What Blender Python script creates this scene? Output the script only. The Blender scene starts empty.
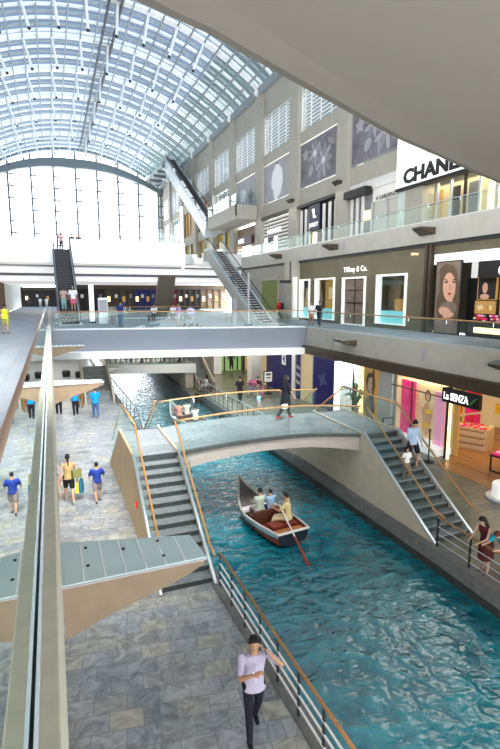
import bpy, math, random
from mathutils import Vector, Matrix, Euler
random.seed(7)
PI = math.pi
col = bpy.context.scene.collection
def R(d): return math.radians(d)

# ------------------------------------------------------------------ materials
MATS = {}
def newmat(name):
    m = bpy.data.materials.new(name); m.use_nodes = True
    return m, m.node_tree, m.node_tree.nodes['Principled BSDF']
def mat(name, c, rough=.6, metal=0, noise=0.0, nscale=6, emit=None, es=0, bump=0, spec=None):
    if name in MATS: return MATS[name]
    m, nt, b = newmat(name)
    b.inputs['Base Color'].default_value = (*c, 1)
    b.inputs['Roughness'].default_value = rough
    b.inputs['Metallic'].default_value = metal
    if spec is not None: b.inputs['Specular IOR Level'].default_value = spec
    if noise or bump:
        tc = nt.nodes.new('ShaderNodeTexCoord'); n = nt.nodes.new('ShaderNodeTexNoise')
        n.inputs['Scale'].default_value = nscale; n.inputs['Detail'].default_value = 4
        nt.links.new(tc.outputs['Object'], n.inputs['Vector'])
        if noise:
            r = nt.nodes.new('ShaderNodeValToRGB')
            r.color_ramp.elements[0].position = .3; r.color_ramp.elements[1].position = .7
            r.color_ramp.elements[0].color = (*[x*(1-noise) for x in c], 1)
            r.color_ramp.elements[1].color = (*[min(1, x*(1+noise)) for x in c], 1)
            nt.links.new(n.outputs['Fac'], r.inputs['Fac']); nt.links.new(r.outputs['Color'], b.inputs['Base Color'])
        if bump:
            bp = nt.nodes.new('ShaderNodeBump'); bp.inputs['Strength'].default_value = bump; bp.inputs['Distance'].default_value = .02
            nt.links.new(n.outputs['Fac'], bp.inputs['Height']); nt.links.new(bp.outputs['Normal'], b.inputs['Normal'])
    if emit:
        b.inputs['Emission Color'].default_value = (*emit, 1); b.inputs['Emission Strength'].default_value = es
    MATS[name] = m
    return m
def glassmat(name, tint, refl, power, rough=.02):
    """clear sheet glass: transparent, with a mirror share that grows towards grazing view"""
    m = bpy.data.materials.new(name); m.use_nodes = True; nt = m.node_tree
    for n in list(nt.nodes): nt.nodes.remove(n)
    o = nt.nodes.new('ShaderNodeOutputMaterial'); t = nt.nodes.new('ShaderNodeBsdfTransparent'); g = nt.nodes.new('ShaderNodeBsdfGlossy')
    t.inputs['Color'].default_value = (*tint, 1); g.inputs['Roughness'].default_value = rough
    g.inputs['Color'].default_value = (.93, 1, .98, 1)
    lw = nt.nodes.new('ShaderNodeLayerWeight'); lw.inputs['Blend'].default_value = .5
    p = nt.nodes.new('ShaderNodeMath'); p.operation = 'POWER'; p.inputs[1].default_value = power
    mu = nt.nodes.new('ShaderNodeMath'); mu.operation = 'MULTIPLY_ADD'; mu.inputs[1].default_value = refl; mu.inputs[2].default_value = .03; mu.use_clamp = True
    mx = nt.nodes.new('ShaderNodeMixShader')
    nt.links.new(lw.outputs['Facing'], p.inputs[0]); nt.links.new(p.outputs[0], mu.inputs[0])
    nt.links.new(mu.outputs[0], mx.inputs[0]); nt.links.new(t.outputs[0], mx.inputs[1]); nt.links.new(g.outputs[0], mx.inputs[2])
    nt.links.new(mx.outputs[0], o.inputs[0]); MATS[name] = m
    return m
def tilemat(name, cols, w, h, mortar=.012, mcol=(.1,.1,.1), rough=.35, rot=0, vein=.35, off=.5):
    m, nt, b = newmat(name)
    tc = nt.nodes.new('ShaderNodeTexCoord'); mp = nt.nodes.new('ShaderNodeMapping'); mp.inputs['Rotation'].default_value = (0, 0, R(rot))
    nt.links.new(tc.outputs['Object'], mp.inputs['Vector'])
    br = nt.nodes.new('ShaderNodeTexBrick'); br.inputs['Scale'].default_value = 1
    br.inputs['Brick Width'].default_value = w; br.inputs['Row Height'].default_value = h; br.inputs['Mortar Size'].default_value = mortar
    br.inputs['Color1'].default_value = (0,0,0,1); br.inputs['Color2'].default_value = (1,1,1,1); br.inputs['Mortar'].default_value = (.5,.5,.5,1)
    br.offset = off
    nt.links.new(mp.outputs[0], br.inputs['Vector'])
    rp = nt.nodes.new('ShaderNodeValToRGB'); rp.color_ramp.interpolation = 'LINEAR'
    e = rp.color_ramp.elements
    while len(e) < len(cols): e.new(.5)
    for i, c in enumerate(cols): e[i].position = i/(len(cols)-1); e[i].color = (*c, 1)
    nt.links.new(br.outputs['Color'], rp.inputs['Fac'])
    # veins
    n = nt.nodes.new('ShaderNodeTexNoise'); n.inputs['Scale'].default_value = 2.6; n.inputs['Detail'].default_value = 9; n.inputs['Roughness'].default_value = .65; n.inputs['Distortion'].default_value = 2.2
    nt.links.new(mp.outputs[0], n.inputs['Vector'])
    r2 = nt.nodes.new('ShaderNodeValToRGB'); r2.color_ramp.elements[0].position = .35; r2.color_ramp.elements[1].position = .65
    r2.color_ramp.elements[0].color = (1-vein, 1-vein, 1-vein, 1); r2.color_ramp.elements[1].color = (1+0*vein, 1, 1, 1)
    nt.links.new(n.outputs['Fac'], r2.inputs['Fac'])
    mx = nt.nodes.new('ShaderNodeMix'); mx.data_type = 'RGBA'; mx.blend_type = 'MULTIPLY'; mx.inputs[0].default_value = 1
    nt.links.new(rp.outputs['Color'], mx.inputs[6]); nt.links.new(r2.outputs['Color'], mx.inputs[7])
    m2 = nt.nodes.new('ShaderNodeMix'); m2.data_type = 'RGBA'; nt.links.new(br.outputs['Fac'], m2.inputs[0])
    nt.links.new(mx.outputs[2], m2.inputs[6]); m2.inputs[7].default_value = (*mcol, 1)
    nt.links.new(m2.outputs[2], b.inputs['Base Color'])
    b.inputs['Roughness'].default_value = rough
    MATS[name] = m
    return m
def watermat():
    m, nt, b = newmat('canal_water')
    tc = nt.nodes.new('ShaderNodeTexCoord'); mp = nt.nodes.new('ShaderNodeMapping'); mp.inputs['Scale'].default_value = (1.0, 1.25, 1)
    nt.links.new(tc.outputs['Object'], mp.inputs['Vector'])
    n1 = nt.nodes.new('ShaderNodeTexNoise'); n1.inputs['Scale'].default_value = 2.0; n1.inputs['Detail'].default_value = 1.6; n1.inputs['Distortion'].default_value = .35
    n2 = nt.nodes.new('ShaderNodeTexNoise'); n2.inputs['Scale'].default_value = 4.2; n2.inputs['Detail'].default_value = 1.5; n2.inputs['Distortion'].default_value = .4
    nt.links.new(mp.outputs[0], n1.inputs['Vector']); nt.links.new(mp.outputs[0], n2.inputs['Vector'])
    a = nt.nodes.new('ShaderNodeMath'); a.operation = 'MULTIPLY_ADD'; a.inputs[1].default_value = .35
    nt.links.new(n2.outputs['Fac'], a.inputs[0]); nt.links.new(n1.outputs['Fac'], a.inputs[2])
    bp = nt.nodes.new('ShaderNodeBump'); bp.inputs['Strength'].default_value = 1; bp.inputs['Distance'].default_value = WATER_BUMP
    nt.links.new(a.outputs[0], bp.inputs['Height']); nt.links.new(bp.outputs['Normal'], b.inputs['Normal'])
    r = nt.nodes.new('ShaderNodeValToRGB'); r.color_ramp.elements[0].position = .35; r.color_ramp.elements[1].position = .75
    r.color_ramp.elements[0].color = (.002, .14, .185, 1); r.color_ramp.elements[1].color = (.008, .27, .33, 1)
    nt.links.new(n1.outputs['Fac'], r.inputs['Fac']); nt.links.new(r.outputs[0], b.inputs['Base Color'])
    b.inputs['Roughness'].default_value = .06; b.inputs['Specular IOR Level'].default_value = .8; b.inputs['Coat Weight'].default_value = 1; b.inputs['Coat IOR'].default_value = 1.85; b.inputs['Coat Roughness'].default_value = .04; nt.links.new(bp.outputs['Normal'], b.inputs['Coat Normal'])
    MATS['canal_water'] = m
    return m
WATER_BUMP = .08
watermat()

M = MATS
tilemat('slate_tiles', [(.31,.34,.36),(.49,.50,.50),(.37,.405,.43),(.57,.54,.45),(.42,.43,.45),(.51,.52,.53)], .54, .38, .006, (.2,.2,.2), .33, 8, .5)
tilemat('upper_tiles', [(.17,.195,.225),(.235,.26,.285),(.20,.225,.25)], 1.8, .6, .008, (.13,.15,.17), .6, 90, .12)
tilemat('right_tiles', [(.16,.15,.11),(.30,.27,.20),(.20,.21,.17),(.27,.22,.15)], .9, .45, .008, (.1,.1,.09), .3, 0, .3)
tilemat('wood_floor', [(.42,.20,.07),(.50,.25,.09),(.36,.16,.05)], 1.6, .16, .003, (.2,.09,.03), .25, 90, .15)
tilemat('deck_tiles', [(.25,.27,.29),(.32,.34,.35)], 1.2, .6, .006, (.18,.19,.2), .25, 0, .15)
mat('plaster_grey', (.44,.42,.365), .8, noise=.05, nscale=1.5)
mat('plaster_beige', (.52,.47,.38), .8, noise=.06, nscale=3)
mat('slab_white', (.72,.72,.70), .6, noise=.03, nscale=2)
mat('slab_grey', (.50,.485,.44), .7, noise=.06, nscale=2)
mat('bridge_blue_grey', (.23,.255,.30), .35, noise=.08, nscale=.4)
mat('soffit_taupe', (.36,.315,.275), .8)
mat('kerb_beige', (.46,.44,.36), .7, noise=.08, nscale=8)
mat('arch_taupe', (.36,.33,.295), .7, noise=.05)
mat('wall_warm', (.58,.45,.28), .7, noise=.06, nscale=2)
mat('quay_stone', (.17,.17,.165), .6, noise=.2, nscale=5)
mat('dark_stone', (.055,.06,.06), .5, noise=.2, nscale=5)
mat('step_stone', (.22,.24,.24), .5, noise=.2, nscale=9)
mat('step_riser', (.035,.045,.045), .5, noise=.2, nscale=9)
mat('fin_brown', (.215,.155,.10), .5, noise=.12, nscale=3)
mat('bronze', (.075,.055,.035), .4, metal=.2)
mat('wood_rail', (.50,.26,.10), .3, noise=.12, nscale=5)
mat('chrome', (.9,.91,.92), .25, metal=.6)
mat('rail_taupe', (.36,.27,.22), .25, metal=.3)
mat('steel', (.75,.77,.79), .2, metal=1)
mat('steel_satin', (.62,.65,.68), .42, metal=.7)
mat('white_metal', (.88,.88,.87), .35)
mat('dark_metal', (.035,.04,.045), .4, metal=.3)
mat('black', (.012,.012,.014), .5)
mat('rubber', (.02,.02,.022), .35)
mat('rib_white', (.85,.87,.88), .45)
mat('rib_grey', (.32,.36,.38), .5)
mat('rib_dark', (.17,.20,.21), .5)
mat('louvre', (.60,.66,.74), .5)
mat('track_dark', (.05,.06,.065), .6)
mat('white_paint', (.80,.79,.76), .6)
mat('olive_wall', (.17,.15,.095), .5, noise=.1, nscale=1.5)
mat('navy', (.008,.010,.09), .3, emit=(.012,.016,.22), es=.18)
mat('warm_light', (1,.8,.5), .5, emit=(1,.72,.36), es=1.6)
mat('white_light', (1,1,1), .5, emit=(1,.97,.92), es=1.35)
mat('amber_wall', (.40,.23,.07), .6, emit=(.75,.42,.12), es=.3)
mat('cream_wall', (.55,.45,.27), .6, emit=(.9,.7,.38), es=.3)
mat('dark_shop', (.03,.025,.025), .6)
mat('maroon', (.16,.02,.03), .6)
mat('green_light', (.3,.5,.2), .5, emit=(.45,.7,.25), es=.35)
mat('cyan_light', (.3,.7,.75), .4, emit=(.25,.75,.8), es=.35)
mat('sign_white', (.88,.88,.86), .5, emit=(1,1,.98), es=.35)
mat('sign_letter', (1,1,1), .5, emit=(1,1,1), es=1.0)
mat('poster_grey', (.40,.39,.42), .6, noise=.12, nscale=.8)
mat('poster_dark', (.20,.19,.22), .6, noise=.3, nscale=.9)
mat('poster_pale', (.66,.66,.70), .6, noise=.1, nscale=2)
mat('poster_white', (.84,.84,.86), .6)
mat('skin_print', (.62,.36,.25), .6, emit=(.62,.36,.25), es=.18)
mat('skin_print_dark', (.42,.22,.14), .6)
mat('print_brown', (.25,.19,.15), .6, noise=.2, nscale=3)
mat('print_hair', (.15,.095,.055), .6, noise=.35, nscale=12)
mat('lips', (.45,.03,.04), .4)
mat('pink', (.60,.02,.16), .5, emit=(.9,.03,.25), es=.35)
mat('pink_pale', (.80,.38,.55), .5, emit=(.9,.4,.6), es=.35)
mat('purple', (.35,.08,.42), .5, emit=(.5,.12,.6), es=.3)
mat('red_goods', (.65,.03,.02), .5, emit=(.8,.03,.02), es=.25)
mat('yellow_goods', (.75,.50,.03), .5, emit=(.8,.5,.03), es=.25)
mat('leaf', (.05,.22,.06), .5)
mat('terracotta', (.35,.13,.06), .6)
mat('fabric_grey', (.25,.25,.27), .8)
mat('fin_top', (.55,.68,.68), .04)
glassmat('rail_glass', (.92,.97,.96), .42, 3.2)
glassmat('mirror_glass', (.80,.90,.90), 1.15, .8, .015)
glassmat('shop_glass', (.93,.96,.96), .25, 3)
glassmat('wall_glass', (.93,.97,1.0), .25, 3)
glassmat('roof_glass', (.115,.15,.20), .12, 3)
glassmat('roof_glass_dark', (.07,.10,.11), .12, 3)
glassmat('water_veil', (.55,.8,.82), .3, 2)
def skin(c=(.50,.29,.19)): return mat('skin_%02d%02d' % (int(c[0]*99), int(c[1]*99)), c, .5)
def cloth(c): return mat('cloth_%02d_%02d_%02d' % tuple(int(x*99) for x in c), c, .85, noise=.08, nscale=30)

# ------------------------------------------------------------------ mesh builder
class MB:
    def __init__(s): s.v = []; s.f = []; s.m = []
    def add(s, vs, fs, mi=0):
        o = len(s.v); s.v += [tuple(v) for v in vs]
        for f in fs: s.f.append(tuple(i+o for i in f)); s.m.append(mi)
        return s
    def box(s, a, b, mi=0):
        x0, y0, z0 = [min(a[i], b[i]) for i in range(3)]; x1, y1, z1 = [max(a[i], b[i]) for i in range(3)]
        v = [(x0,y0,z0),(x1,y0,z0),(x1,y1,z0),(x0,y1,z0),(x0,y0,z1),(x1,y0,z1),(x1,y1,z1),(x0,y1,z1)]
        return s.add(v, [(0,3,2,1),(4,5,6,7),(0,1,5,4),(1,2,6,5),(2,3,7,6),(3,0,4,7)], mi)
    def hexa(s, lo, hi, mi=0):
        """lo, hi: four corners each (same order)"""
        return s.add(list(lo)+list(hi), [(0,3,2,1),(4,5,6,7),(0,1,5,4),(1,2,6,5),(2,3,7,6),(3,0,4,7)], mi)
    def prism(s, poly, axis, a, b, mi=0):
        """poly in the two remaining axes (in xyz order), extruded along axis from a to b"""
        def P(p, t):
            return {'x': (t, p[0], p[1]), 'y': (p[0], t, p[1]), 'z': (p[0], p[1], t)}[axis]
        n = len(poly); v = [P(p, a) for p in poly]+[P(p, b) for p in poly]
        return s.add(v, [tuple(range(n))[::-1], tuple(range(n, 2*n))]+[(i, (i+1) % n, n+(i+1) % n, n+i) for i in range(n)], mi)
    def quad(s, a, b, c, d, mi=0): return s.add([a, b, c, d], [(0,1,2,3)], mi)
    def tube(s, pts, r, n=8, mi=0, caps=True):
        pts = [Vector(p) for p in pts]; rr = r if isinstance(r, (list, tuple)) else [r]*len(pts)
        rings = []; prev = None
        for i, p in enumerate(pts):
            if i == 0: t = pts[1]-pts[0]
            elif i == len(pts)-1: t = pts[-1]-pts[-2]
            else: t = (pts[i+1]-p).normalized()+(p-pts[i-1]).normalized()
            t = t.normalized() if t.length > 1e-9 else Vector((0,0,1))
            if prev is None:
                u = t.cross(Vector((0,0,1)))
                if u.length < .05: u = t.cross(Vector((1,0,0)))
            else: u = prev-t*prev.dot(t)
            u.normalize(); prev = u; w = t.cross(u)
            rings.append([p+(u*math.cos(2*PI*k/n)+w*math.sin(2*PI*k/n))*rr[i] for k in range(n)])
        vs = [q for rg in rings for q in rg]; fs = []
        for i in range(len(pts)-1):
            for k in range(n): fs.append((i*n+k, i*n+(k+1) % n, (i+1)*n+(k+1) % n, (i+1)*n+k))
        if caps: fs += [tuple(range(n))[::-1], tuple(range((len(pts)-1)*n, len(pts)*n))]
        return s.add(vs, fs, mi)
    def ell(s, c, r, rot=None, nu=14, nv=9, mi=0):
        c = Vector(c); vs = []; fs = []
        Rm = rot if rot is not None else Matrix.Identity(3)
        for j in range(nv+1):
            ph = PI*j/nv
            for i in range(nu):
                th = 2*PI*i/nu
                vs.append(c+Rm @ Vector((r[0]*math.sin(ph)*math.cos(th), r[1]*math.sin(ph)*math.sin(th), r[2]*math.cos(ph))))
        for j in range(nv):
            for i in range(nu): fs.append((j*nu+i, (j+1)*nu+i, (j+1)*nu+(i+1) % nu, j*nu+(i+1) % nu))
        return s.add(vs, fs, mi)
    def cap(s, a, b, ra, rb, n=12, mi=0):
        """tapered capsule"""
        a = Vector(a); b = Vector(b); t = (b-a)
        if t.length < 1e-6: return s.ell(a, (ra, ra, ra), mi=mi)
        t.normalize(); pts = []; rs = []
        for k in range(4): th = PI/2*(1-k/4); pts.append(a-t*ra*math.sin(th)); rs.append(max(.0004, ra*math.cos(th)))
        pts.append(a); rs.append(ra); pts.append(b); rs.append(rb)
        for k in range(1, 5): th = PI/2*k/4; pts.append(b+t*rb*math.sin(th)); rs.append(max(.0004, rb*math.cos(th)))
        return s.tube(pts, rs, n, mi)
    def loft(s, secs, rot=None, n=20, mi=0):
        Rm = rot if rot is not None else Matrix.Identity(3); vs = []; fs = []
        for (c, rx, ry) in secs:
            for i in range(n): vs.append(Vector(c)+Rm @ Vector((rx*math.cos(2*PI*i/n), ry*math.sin(2*PI*i/n), 0)))
        for j in range(len(secs)-1):
            for i in range(n): fs.append((j*n+i, j*n+(i+1) % n, (j+1)*n+(i+1) % n, (j+1)*n+i))
        fs += [tuple(range(n))[::-1], tuple(range((len(secs)-1)*n, len(secs)*n))]
        return s.add(vs, fs, mi)
    def lathe(s, c, prof, n=20, mi=0):
        vs = []; fs = []
        for (r, z) in prof:
            for i in range(n): vs.append((c[0]+r*math.cos(2*PI*i/n), c[1]+r*math.sin(2*PI*i/n), c[2]+z))
        for j in range(len(prof)-1):
            for i in range(n): fs.append((j*n+i, j*n+(i+1) % n, (j+1)*n+(i+1) % n, (j+1)*n+i))
        fs += [tuple(range(n))[::-1], tuple(range((len(prof)-1)*n, len(prof)*n))]
        return s.add(vs, fs, mi)
    def build(s, name, mats, parent=None, smooth=False, voxel=None, bevel=0):
        if isinstance(mats, str): mats = [M[mats]]
        elif not isinstance(mats, (list, tuple)): mats = [mats]
        mats = [M[x] if isinstance(x, str) else x for x in mats]
        me = bpy.data.meshes.new(name); me.from_pydata(s.v, [], s.f)
        for x in mats: me.materials.append(x)
        for i, p in enumerate(me.polygons):
            p.material_index = s.m[i]; p.use_smooth = smooth
        me.update()
        import bmesh
        bm = bmesh.new(); bm.from_mesh(me); bmesh.ops.recalc_face_normals(bm, faces=bm.faces); bm.to_mesh(me); bm.free()
        o = bpy.data.objects.new(name, me); col.objects.link(o)
        if parent is not None: o.parent = parent
        if voxel:
            r = o.modifiers.new('r', 'REMESH'); r.mode = 'VOXEL'; r.voxel_size = voxel; r.use_smooth_shade = True
            sm = o.modifiers.new('s', 'SMOOTH'); sm.factor = .5; sm.iterations = 3
        if bevel:
            b = o.modifiers.new('b', 'BEVEL'); b.width = bevel; b.segments = 2; b.limit_method = 'ANGLE'
        return o
def tag(o, label=None, cat=None, group=None, kind=None):
    if label: o['label'] = label
    if cat: o['category'] = cat
    if group: o['group'] = group
    if kind: o['kind'] = kind
    return o
def empty(name, loc=(0,0,0), rz=0):
    o = bpy.data.objects.new(name, None); o.empty_display_size = .1; col.objects.link(o)
    o.location = loc; o.rotation_euler = (0, 0, rz)
    return o
def thing(name, label, cat, loc=(0,0,0), rz=0, group=None):
    return tag(empty(name, loc, rz), label, cat, group)
def struct(o): o['kind'] = 'structure'; return o
def part(f, name, m, parent, **k):
    b = MB(); f(b); return b.build(name, m, parent, **k)
def copy_tree(o, parent=None):
    c = o.copy(); col.objects.link(c)
    if parent is not None: c.parent = parent
    for ch in list(o.children): copy_tree(ch, c)
    return c
def text(name, body, loc, size, m, parent=None, rot=(90,0,-90), ext=.01, sx=1, align='LEFT', bold=0, sp=1):
    cu = bpy.data.curves.new(name, 'FONT'); cu.body = body; cu.size = size; cu.extrude = ext; cu.align_x = align; cu.offset = bold; cu.space_character = sp
    cu.resolution_u = 3
    cu.materials.append(M[m] if isinstance(m, str) else m)
    o = bpy.data.objects.new(name, cu); col.objects.link(o); o.location = loc; o.rotation_euler = tuple(R(a) for a in rot); o.scale = (sx, 1, 1)
    if parent is not None: o.parent = parent
    return o
def blob(b, X, cy, cz, ry, rz, mi, n=18, rot=0, lobes=0, amp=.0, ph=0):
    """flat printed shape on a plane X = const (u = -y)"""
    pts = []
    for k in range(n):
        t = 2*PI*k/n; rr = 1+amp*math.sin(lobes*t+ph)
        u = ry*rr*math.cos(t); v = rz*rr*math.sin(t)
        pts.append((X, cy+u*math.cos(rot)-v*math.sin(rot), cz+u*math.sin(rot)+v*math.cos(rot)))
    b.add(pts, [tuple(range(n))], mi)
# ------------------------------------------------------------------ camera, world
CAM_P = math.atan(79.5/500); CAM_Y = math.atan(.4*math.cos(CAM_P))
cd = bpy.data.cameras.new('camera'); cam = bpy.data.objects.new('camera', cd); col.objects.link(cam)
cd.sensor_fit = 'HORIZONTAL'; cd.sensor_width = 36; cd.lens = 36*500/500; cd.clip_end = 1000; cd.clip_start = .02
cam.location = (0, 0, 0); cam.rotation_euler = Euler((PI/2-CAM_P, 0, -CAM_Y), 'XYZ')
bpy.context.scene.camera = cam
sc = bpy.context.scene
sc.view_settings.view_transform = 'Standard'; sc.view_settings.look = 'None'; sc.view_settings.exposure = .10; sc.view_settings.gamma = .93
try:
    sc.cycles.transparent_max_bounces = 24; sc.cycles.max_bounces = 7; sc.cycles.sample_clamp_indirect = 4
except Exception: pass
w = bpy.data.worlds.new('sky'); sc.world = w; w.use_nodes = True; nt = w.node_tree
bg = nt.nodes['Background']; tc = nt.nodes.new('ShaderNodeTexCoord'); sp = nt.nodes.new('ShaderNodeSeparateXYZ')
rp = nt.nodes.new('ShaderNodeValToRGB'); e = rp.color_ramp.elements
e[0].position = 0; e[0].color = (1.0, 1.0, 1.0, 1); e[1].position = .75; e[1].color = (.66, .78, 1.0, 1)
k = e.new(.30); k.color = (.97, .98, 1, 1)
nt.links.new(tc.outputs['Generated'], sp.inputs[0]); nt.links.new(sp.outputs['Z'], rp.inputs[0]); nt.links.new(rp.outputs[0], bg.inputs['Color'])
mr = nt.nodes.new('ShaderNodeMapRange'); mr.inputs[1].default_value = .15; mr.inputs[2].default_value = .36; mr.inputs[3].default_value = 5.0; mr.inputs[4].default_value = 2.5
nt.links.new(sp.outputs['Z'], mr.inputs[0]); nt.links.new(mr.outputs[0], bg.inputs['Strength'])
def area(name, loc, size, power, color=(1,1,1), rot=(0,0,0), sy=None):
    l = bpy.data.lights.new(name, 'AREA'); l.energy = power; l.color = color; l.size = size
    if sy: l.shape = 'RECTANGLE'; l.size_y = sy
    o = bpy.data.objects.new(name, l); col.objects.link(o); o.location = loc; o.rotation_euler = tuple(R(a) for a in rot)
    return o
sl = bpy.data.lights.new('sun', 'SUN'); sl.energy = 22.0; sl.angle = R(50); sl.color = (1,.98,.94)
so = bpy.data.objects.new('sun', sl); col.objects.link(so); so.rotation_euler = (R(28), R(12), 0)

# ------------------------------------------------------------------ levels
L1, L2, L3, WZ = -6.8, -2.1, 4.0, -7.4
# water and canal
o = MB().add([(2.6,-8,WZ),(9.9,-8,WZ),(9.9,75,WZ),(2.6,75,WZ)], [(0,1,2,3)]).build('canal_water', 'canal_water'); tag(o, 'teal rippling water filling the indoor canal', 'water', kind='structure')
# left quay edge polyline x(y)
LQ = [(-8,3.75),(4.5,3.55),(10.4,3.40),(20.4,3.45),(25,3.9),(37,3.75),(75,3.6)]
def lqx(y):
    for (a, xa), (b, xb) in zip(LQ, LQ[1:]):
        if y <= b: return xa+(xb-xa)*(y-a)/(b-a)
    return LQ[-1][1]
RQX = 9.4
b = MB(); poly = [(-8,-8)]+[(x,y) for y,x in LQ]+[(-8,75)]; b.prism(poly, 'z', L1-.9, L1); struct(b.build('floor', 'slate_tiles'))
b = MB(); poly = [(9.05,-8),(24,-8),(24,75),(8.75,75),(8.75,34),(RQX,33),(RQX,10)]; b.prism(poly, 'z', L1-.9, L1); struct(b.build('floor', 'right_tiles'))
b = MB()                                                                       # quay kerbs
for (a, xa), (c, xc) in zip(LQ, LQ[1:]):
    b.hexa([(xa-.22,a,L1-.9),(xa+.06,a,L1-.9),(xc+.06,c,L1-.9),(xc-.22,c,L1-.9)], [(xa-.22,a,L1+.03),(xa+.06,a,L1+.03),(xc+.06,c,L1+.03),(xc-.22,c,L1+.03)])
struct(b.build('trim_1', 'quay_stone'))
b = MB()
for (ya, xa, yb_, xb) in ((-8,9.0,10,RQX-.03),(10,RQX-.03,33,RQX)):
    b.hexa([(xa-.2,ya,L1-.30),(xa+.2,ya,L1-.30),(xb+.2,yb_,L1-.30),(xb-.2,yb_,L1-.30)],[(xa-.16,ya,L1+.04),(xa+.2,ya,L1+.04),(xb+.2,yb_,L1+.04),(xb-.16,yb_,L1+.04)])
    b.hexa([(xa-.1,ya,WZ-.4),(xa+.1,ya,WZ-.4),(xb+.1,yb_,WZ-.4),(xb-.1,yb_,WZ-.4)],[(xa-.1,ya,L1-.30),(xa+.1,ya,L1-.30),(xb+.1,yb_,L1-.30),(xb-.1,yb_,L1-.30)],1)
b.box((8.6,33,L1-.9),(8.95,75,L1+.05)); struct(b.build('trim_2', ['quay_stone','dark_stone']))
# canal bed
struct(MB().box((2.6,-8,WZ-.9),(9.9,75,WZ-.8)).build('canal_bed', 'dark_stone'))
# outside ground, far away, keeps the horizon light
struct(MB().quad((-150,115,-2.2),(150,115,-2.2),(150,400,-2.2),(-150,400,-2.2)).build('ground', 'slab_white'))

# left upper walkway
b = MB(); b.box((-4.9,-8,-3.2),(-.30,112,L2)); struct(b.build('floor_left', ['upper_tiles']))
b = MB(); b.box((-.32,-8,-3.2),(-.06,31.6,-1.78)); b.box((-.32,31.6,-3.2),(-.06,110,-2.1)); struct(b.build('trim_3', 'kerb_beige', bevel=.01))
struct(MB().box((-4.9,-8,-3.24),(-.2,112,-3.2)).build('ceiling_left', 'white_paint'))
for i in range(9):
    y0 = 1.2+i*9.2
    struct(MB().box((-.33,y0,-1.781),(-.055,y0+.012,-1.775)).build('trim_4', 'dark_metal'))
# lower level walls on the left
struct(MB().box((-8.2,-8,L1),(-8,75,-3.2)).build('wall_left', 'plaster_beige'))
# right upper walkway slab with pale fascia
b = MB(); b.box((15.3,-8,-3.22),(15.5,33,-2.06)); struct(b.build('trim_5', 'slab_grey'))
b = MB(); b.box((15.5,-8,-3.22),(20.4,75,L2)); struct(b.build('floor_right', 'upper_tiles'))
struct(MB().box((15.06,-8,-3.72),(15.3,31.2,-3.24)).build('trim_6', 'bronze'))
struct(MB().box((15.3,-8,-3.26),(24,75,-3.222)).build('ceiling_right', 'bronze'))
# L3 slab
struct(MB().box((19.7,2,2.86),(20,56,L3)).build('trim_7', 'slab_grey'))
struct(MB().box((20,2,2.86),(23.2,110,L3-.02)).build('floor_upper', 'slab_grey'))
struct(MB().box((19.85,2,2.70),(20.4,56,2.86)).build('trim_8', 'dark_metal'))
# small expansion plates on the slab faces
for i,(y,z,x) in enumerate([(17.6,-2.62,15.28),(25.2,-2.62,15.28),(23.2,3.45,19.68),(31.5,3.45,19.68)]):
    struct(MB().box((x,y,z-.28),(x+.03,y+.22,z+.28)).build('trim_9', 'poster_grey'))

# ------------------------------------------------------------------ cross bridge and L2 plate
def by(x): return 31.9-.195*x                      # front edge of the cross bridge
b = MB(); b.hexa([(-.05,by(0),-3.3),(15.3,by(15.3),-3.3),(15.3,46,-3.3),(-.05,46,-3.3)], [(-.05,by(0),L2),(15.3,by(15.3),L2),(15.3,46,L2),(-.05,46,L2)])
struct(b.build('floor_bridge', ['upper_tiles']))
b = MB()
b.hexa([(-.05,by(0)-.02,-3.36),(15.28,by(15.3)-.02,-3.36),(15.28,by(15.3)+.3,-3.36),(-.05,by(0)+.3,-3.36)], [(-.05,by(0)-.28,-2.06),(15.28,by(15.3)-.28,-2.06),(15.28,by(15.3)+.12,-2.06),(-.05,by(0)+.12,-2.06)])
struct(b.build('trim_10', 'bridge_blue_grey'))
b = MB(); b.hexa([(-.05,by(0)-.45,-3.78),(15.28,by(15.3)-.45,-3.78),(15.28,by(15.3)+3,-3.78),(-.05,by(0)+3,-3.78)], [(-.05,by(0)-.45,-3.36),(15.28,by(15.3)-.45,-3.36),(15.28,by(15.3)+3,-3.36),(-.05,by(0)+3,-3.36)])
struct(b.build('trim_11', 'slab_white'))
struct(MB().box((-.05,46,-3.3),(15.5,110,L2)).build('floor_far', 'upper_tiles'))

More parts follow.
